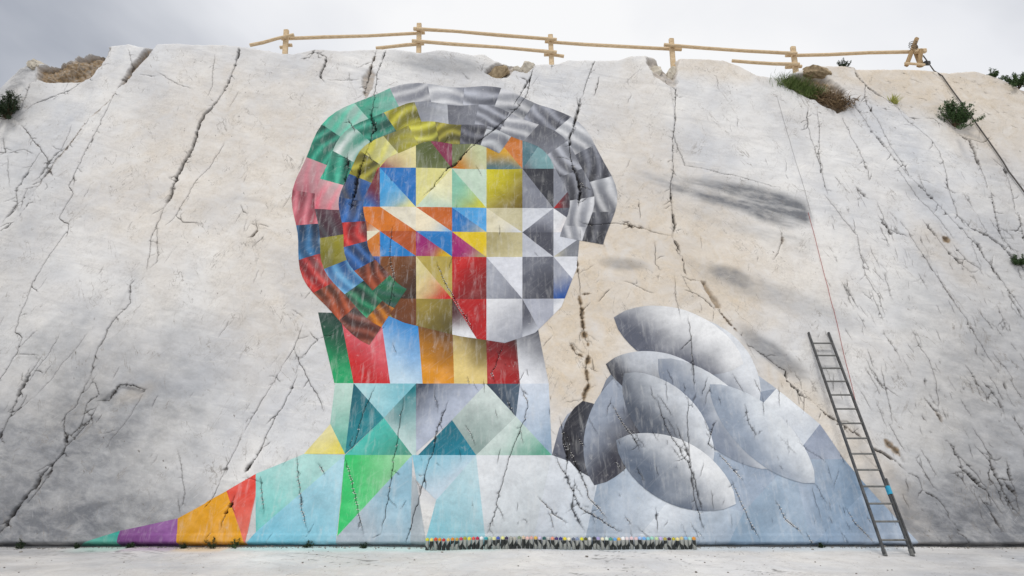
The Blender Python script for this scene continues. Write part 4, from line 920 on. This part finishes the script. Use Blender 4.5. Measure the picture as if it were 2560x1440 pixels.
# ------------------------------------------------------------------ loose blocks in the broken rim
def rock(x, y, sx_, sy_, sz_, mat, label, seed, off=0.0):
    r = random.Random(seed); bm = bmesh.new()
    for _ in range(26):
        v = Vector((r.gauss(0, 1), r.gauss(0, 1), r.gauss(0, 1))).normalized()
        v = Vector([max(-.72, min(.72, c)) for c in v]); bm.verts.new((v.x * sx_, v.y * sy_, v.z * sz_))
    bmesh.ops.convex_hull(bm, input=bm.verts); bmesh.ops.delete(bm, geom=[v for v in bm.verts if not v.link_faces], context='VERTS')
    bmesh.ops.subdivide_edges(bm, edges=bm.edges, cuts=2, use_grid_fill=True)
    for v in bm.verts: v.co += Vector((r.gauss(0, 1), r.gauss(0, 1), r.gauss(0, 1))) * .012
    me = bpy.data.meshes.new('rock'); bm.to_mesh(me); bm.free(); me.materials.append(mat)
    o = bpy.data.objects.new('rock', me); col.objects.link(o); p = wall_at(x, y, off); o.location = Vector([float(c) for c in p]); o.rotation_euler = (LEAN, r.uniform(-.4, .4), r.uniform(-.3, .3))
    tag(o, label, 'rock')
rock(1246, 178, .42, .26, .26, M_stone_b, 'brown stained rock jutting out just above the top of the mural', 3, .05)
rock(1318, 160, .20, .18, .30, M_stone_p, 'pale upright stone block at the rim above the top of the mural', 8, .02)
rock(1292, 168, .18, .16, .16, M_stone_p, 'small pale stone wedged beside the brown rock at the rim', 5, -.02)
rock(1640, 168, .26, .2, .34, M_stone_p, 'pale cracked stone filling the notch left of the short fence post', 12, -.06)
rock(1684, 172, .20, .2, .40, M_stone_p, 'tall pale stone directly below the fence post in the notch', 14, -.04)
rock(78, 152, .22, .24, .22, M_stone_p, 'grey pointed stone at the top of the far left rim', 20, -.05)
rock(2040, 178, .50, .3, .22, M_stone_b, 'stained broken stone above the grassy hollow at the right', 22, -.05)

# ------------------------------------------------------------------ plants
def leaf(V, Fc, p, d, up, l, w):
    s = d.cross(up)
    if s.length < 1e-3: s = d.cross(Vector((1, 0, 0)))
    s.normalize(); b = len(V); nn = s.cross(d).normalized()
    V += [p, p + d * l * .5 + s * w * .5 + nn * l * .06, p + d * l, p + d * l * .5 - s * w * .5 + nn * l * .06]; Fc.append((b, b + 1, b + 2)); Fc.append((b, b + 2, b + 3))
def rv(r): return Vector((r.gauss(0, 1), r.gauss(0, 1), r.gauss(0, 1))).normalized()
def bush(name, x, y, size, mat, label, cat, seed, n_br=26, lean=(0, 0, 0), leaf_l=.055, off=0.0, base=None, per=70, group=None, flat=.6):
    r = random.Random(seed); p0 = Vector([float(c) for c in (base if base is not None else wall_at(x, y, off))])
    root = empty(name, p0); tag(root, label, cat, group)
    out = Vector(WN) * .7 + Vector((0, 0, .55)) + Vector(lean); out.normalize()
    SV, SF, LV, LF = [], [], [], []
    for b in range(n_br):
        d = (out * 1.0 + rv(r) * r.uniform(.5, 1.15)).normalized()
        if d.dot(Vector(WN)) < -.1: d = d - Vector(WN) * 1.3 * d.dot(Vector(WN))
        L_ = size * r.uniform(.45, 1.0) * (1 - .3 * abs(d.y) * flat); pts = [p0 + out * -.04]; k = d.copy()
        for q in range(4):
            k = (k + rv(r) * .28 + Vector((0, 0, .10))).normalized(); pts.append(pts[-1] + k * L_ / 4)
        tube_geo(pts, [.012 * size, .009 * size, .007 * size, .005 * size, .002 * size], 4, SV, SF, False)
        for q in range(per):
            t = r.uniform(.35, 1) ** .8 * 3.999; i = int(t); f = t - i; c = pts[i].lerp(pts[i + 1], f)
            dd = ((pts[i + 1] - pts[i]).normalized() * .8 + rv(r)).normalized(); c = c + rv(r) * size * .05
            leaf(LV, LF, c, dd, rv(r), leaf_l * r.uniform(.6, 1.3), leaf_l * .38)
    mesh_obj('stem', SV, SF, M_stem, root); mesh_obj('foliage', LV, LF, mat, root)
    return root
def tuft(name, x, y, size, mat, label, cat, seed, n=90, base=None, spread=.6, wd=.012, group=None, droop=.5, patchw=.1, off=0.0):
    r = random.Random(seed); p0 = Vector([float(c) for c in (base if base is not None else wall_at(x, y, off))])
    root = empty(name, p0); tag(root, label, cat, group); V = []; Fc = []
    for _ in range(n):
        st = p0 + Vector((r.gauss(0, 1) * patchw, r.gauss(0, .3) * patchw, r.gauss(0, .5) * patchw))
        d = (Vector((0, -.45, 1)) + rv(r) * spread).normalized(); L_ = size * r.uniform(.4, 1); s = d.cross(Vector((r.gauss(0, 1), 1, r.gauss(0, 1)))).normalized()
        b = len(V); pp = st
        for q in range(4):
            w = wd * (1 - q / 3.2); V += [pp - s * w * .5, pp + s * w * .5]; d = (d + Vector((0, -.1, -droop * .3)) + rv(r) * .1).normalized(); pp = pp + d * L_ / 3
        for q in range(3): Fc.append((b + 2 * q, b + 2 * q + 1, b + 2 * q + 3, b + 2 * q + 2))
    mesh_obj('blades', V, Fc, mat, root); return root
bush('shrub', 2392, 312, .85, M_leaf, 'dark green shrub growing out of the wall at the upper right', 'shrub', 31, 34, (.25, 0, .1), .06, per=110)
bush('shrub', 18, 296, .80, M_leaf_dark, 'dark round bush clinging to the wall at the far left edge', 'shrub', 32, 36, (-.1, 0, .0), .05, per=120)
bush('shrub', 2545, 662, .30, M_leaf, 'small green cushion plant growing at the right edge of the wall', 'shrub', 33, 20, (0, 0, -.1), .035, per=80)
bush('shrub', 2552, 192, .62, M_leaf, 'dark leafy shrub on the rim at the far right', 'shrub', 34, 30, (0, .2, .5), .055, per=90, base=wall_at(2556, 212))
bush('shrub', 2497, 178, .36, M_leaf, 'small scrubby bush on the rim left of the far right shrub', 'shrub', 35, 18, (0, .2, .5), .045, per=60, base=wall_at(2497, 186))
bush('shrub', 2115, 154, .34, M_leaf_dark, 'low dark scrub on the rim above the right hollow', 'shrub', 36, 16, (0, .2, .2), .04, per=50, base=wall_at(2118, 160))
tuft('yellow_tuft', 2238, 252, .32, M_yell, 'small yellow green tuft in the crack at the upper right', 'plant', 37, 60, wd=.03, patchw=.05)
for k, (x, y, s) in enumerate(((1966, 200, .30), (1985, 208, .34), (2005, 214, .36), (2022, 224, .32), (2038, 222, .30))):
    tuft('grass_tuft', x, y + 8, s, M_grass, ['short green grass tuft at the left end of the hollow', 'green grass tuft second from the left in the hollow', 'thick green grass tuft in the middle of the hollow', 'green grass tuft at the lower lip of the hollow', 'green grass tuft next to the dry roots in the hollow'][k], 'grass tuft', 40 + k, 260, group='grass tufts in the hollow at the upper right', patchw=.16, off=.12, droop=.8)
for k, (x, y, s) in enumerate(((2062, 225, .42), (2084, 243, .40), (2102, 252, .34))):
    tuft('dry_roots', x, y + 10, s, M_straw, ['tangle of dry brown roots beside the grass in the hollow', 'middle tangle of dry brown roots in the hollow', 'tangle of dry brown roots at the right end of the hollow'][k], 'roots', 50 + k, 240, group='dry roots hanging in the hollow', spread=1.3, patchw=.2, off=.10, droop=1.4, wd=.02)
weeds = [(40, .22, M_leaf_dark, 'dark dead weed at the foot of the wall, far left'), (185, .13, M_leaf_dark, 'tiny dark weed at the wall foot just left of the teal triangle'), (318, .12, M_leaf_dark, 'tiny weed at the wall foot below the purple patch'), (452, .13, M_leaf_dark, 'tiny weed at the foot of the yellow patch, left side'), (525, .26, M_leaf_dark, 'dark spiky weed at the foot of the yellow patch'), (582, .22, M_leaf, 'green weed at the wall foot by the red patch'),
         (765, .16, M_leaf_dark, 'small dark weed at the foot of the pale blue patches'), (905, .12, M_leaf_dark, 'tiny dark weed at the wall foot left of the spray cans'), (2060, .12, M_leaf_dark, 'tiny weed at the wall foot left of the ladder')]
for k, (x, s, m, lab) in enumerate(weeds):
    p = on_floor(x, 1369); p = np.array([p[0], -.03, floor_z(p[0], 0) + .005])
    bush('weed', 0, 0, s, m, lab, 'weed', 60 + k, 12, (0, .2, .3), .03, base=p, per=26, group='weeds along the foot of the wall')
# rubble crumbs in the kerf: too many and too small to tell apart
bm = bmesh.new(); r = random.Random(5)
for q in range(1120):
    x = r.uniform(-11, 11); y = -abs(r.gauss(0, .06)) + .03 if q < 950 else -r.uniform(.1, 2.8); s = r.uniform(.003, .014) * (1.9 if r.random() < .08 else 1)
    m = bmesh.ops.create_icosphere(bm, subdivisions=1, radius=s)
    z = floor_z(x, y)
    for v in m['verts']: v.co = Vector((v.co.x * r.uniform(.7, 1.5) + x, v.co.y + y, v.co.z * .7 + z + s * .4))
me = bpy.data.meshes.new('rubble'); bm.to_mesh(me); bm.free(); me.materials.append(simple('rubble_stone', (.07, .06, .05), (.42, .40, .37), 6, .9))
o = bpy.data.objects.new('rubble', me); col.objects.link(o); tag(o, 'fine stone crumbs strewn along the foot of the wall', 'rubble', kind='stuff')
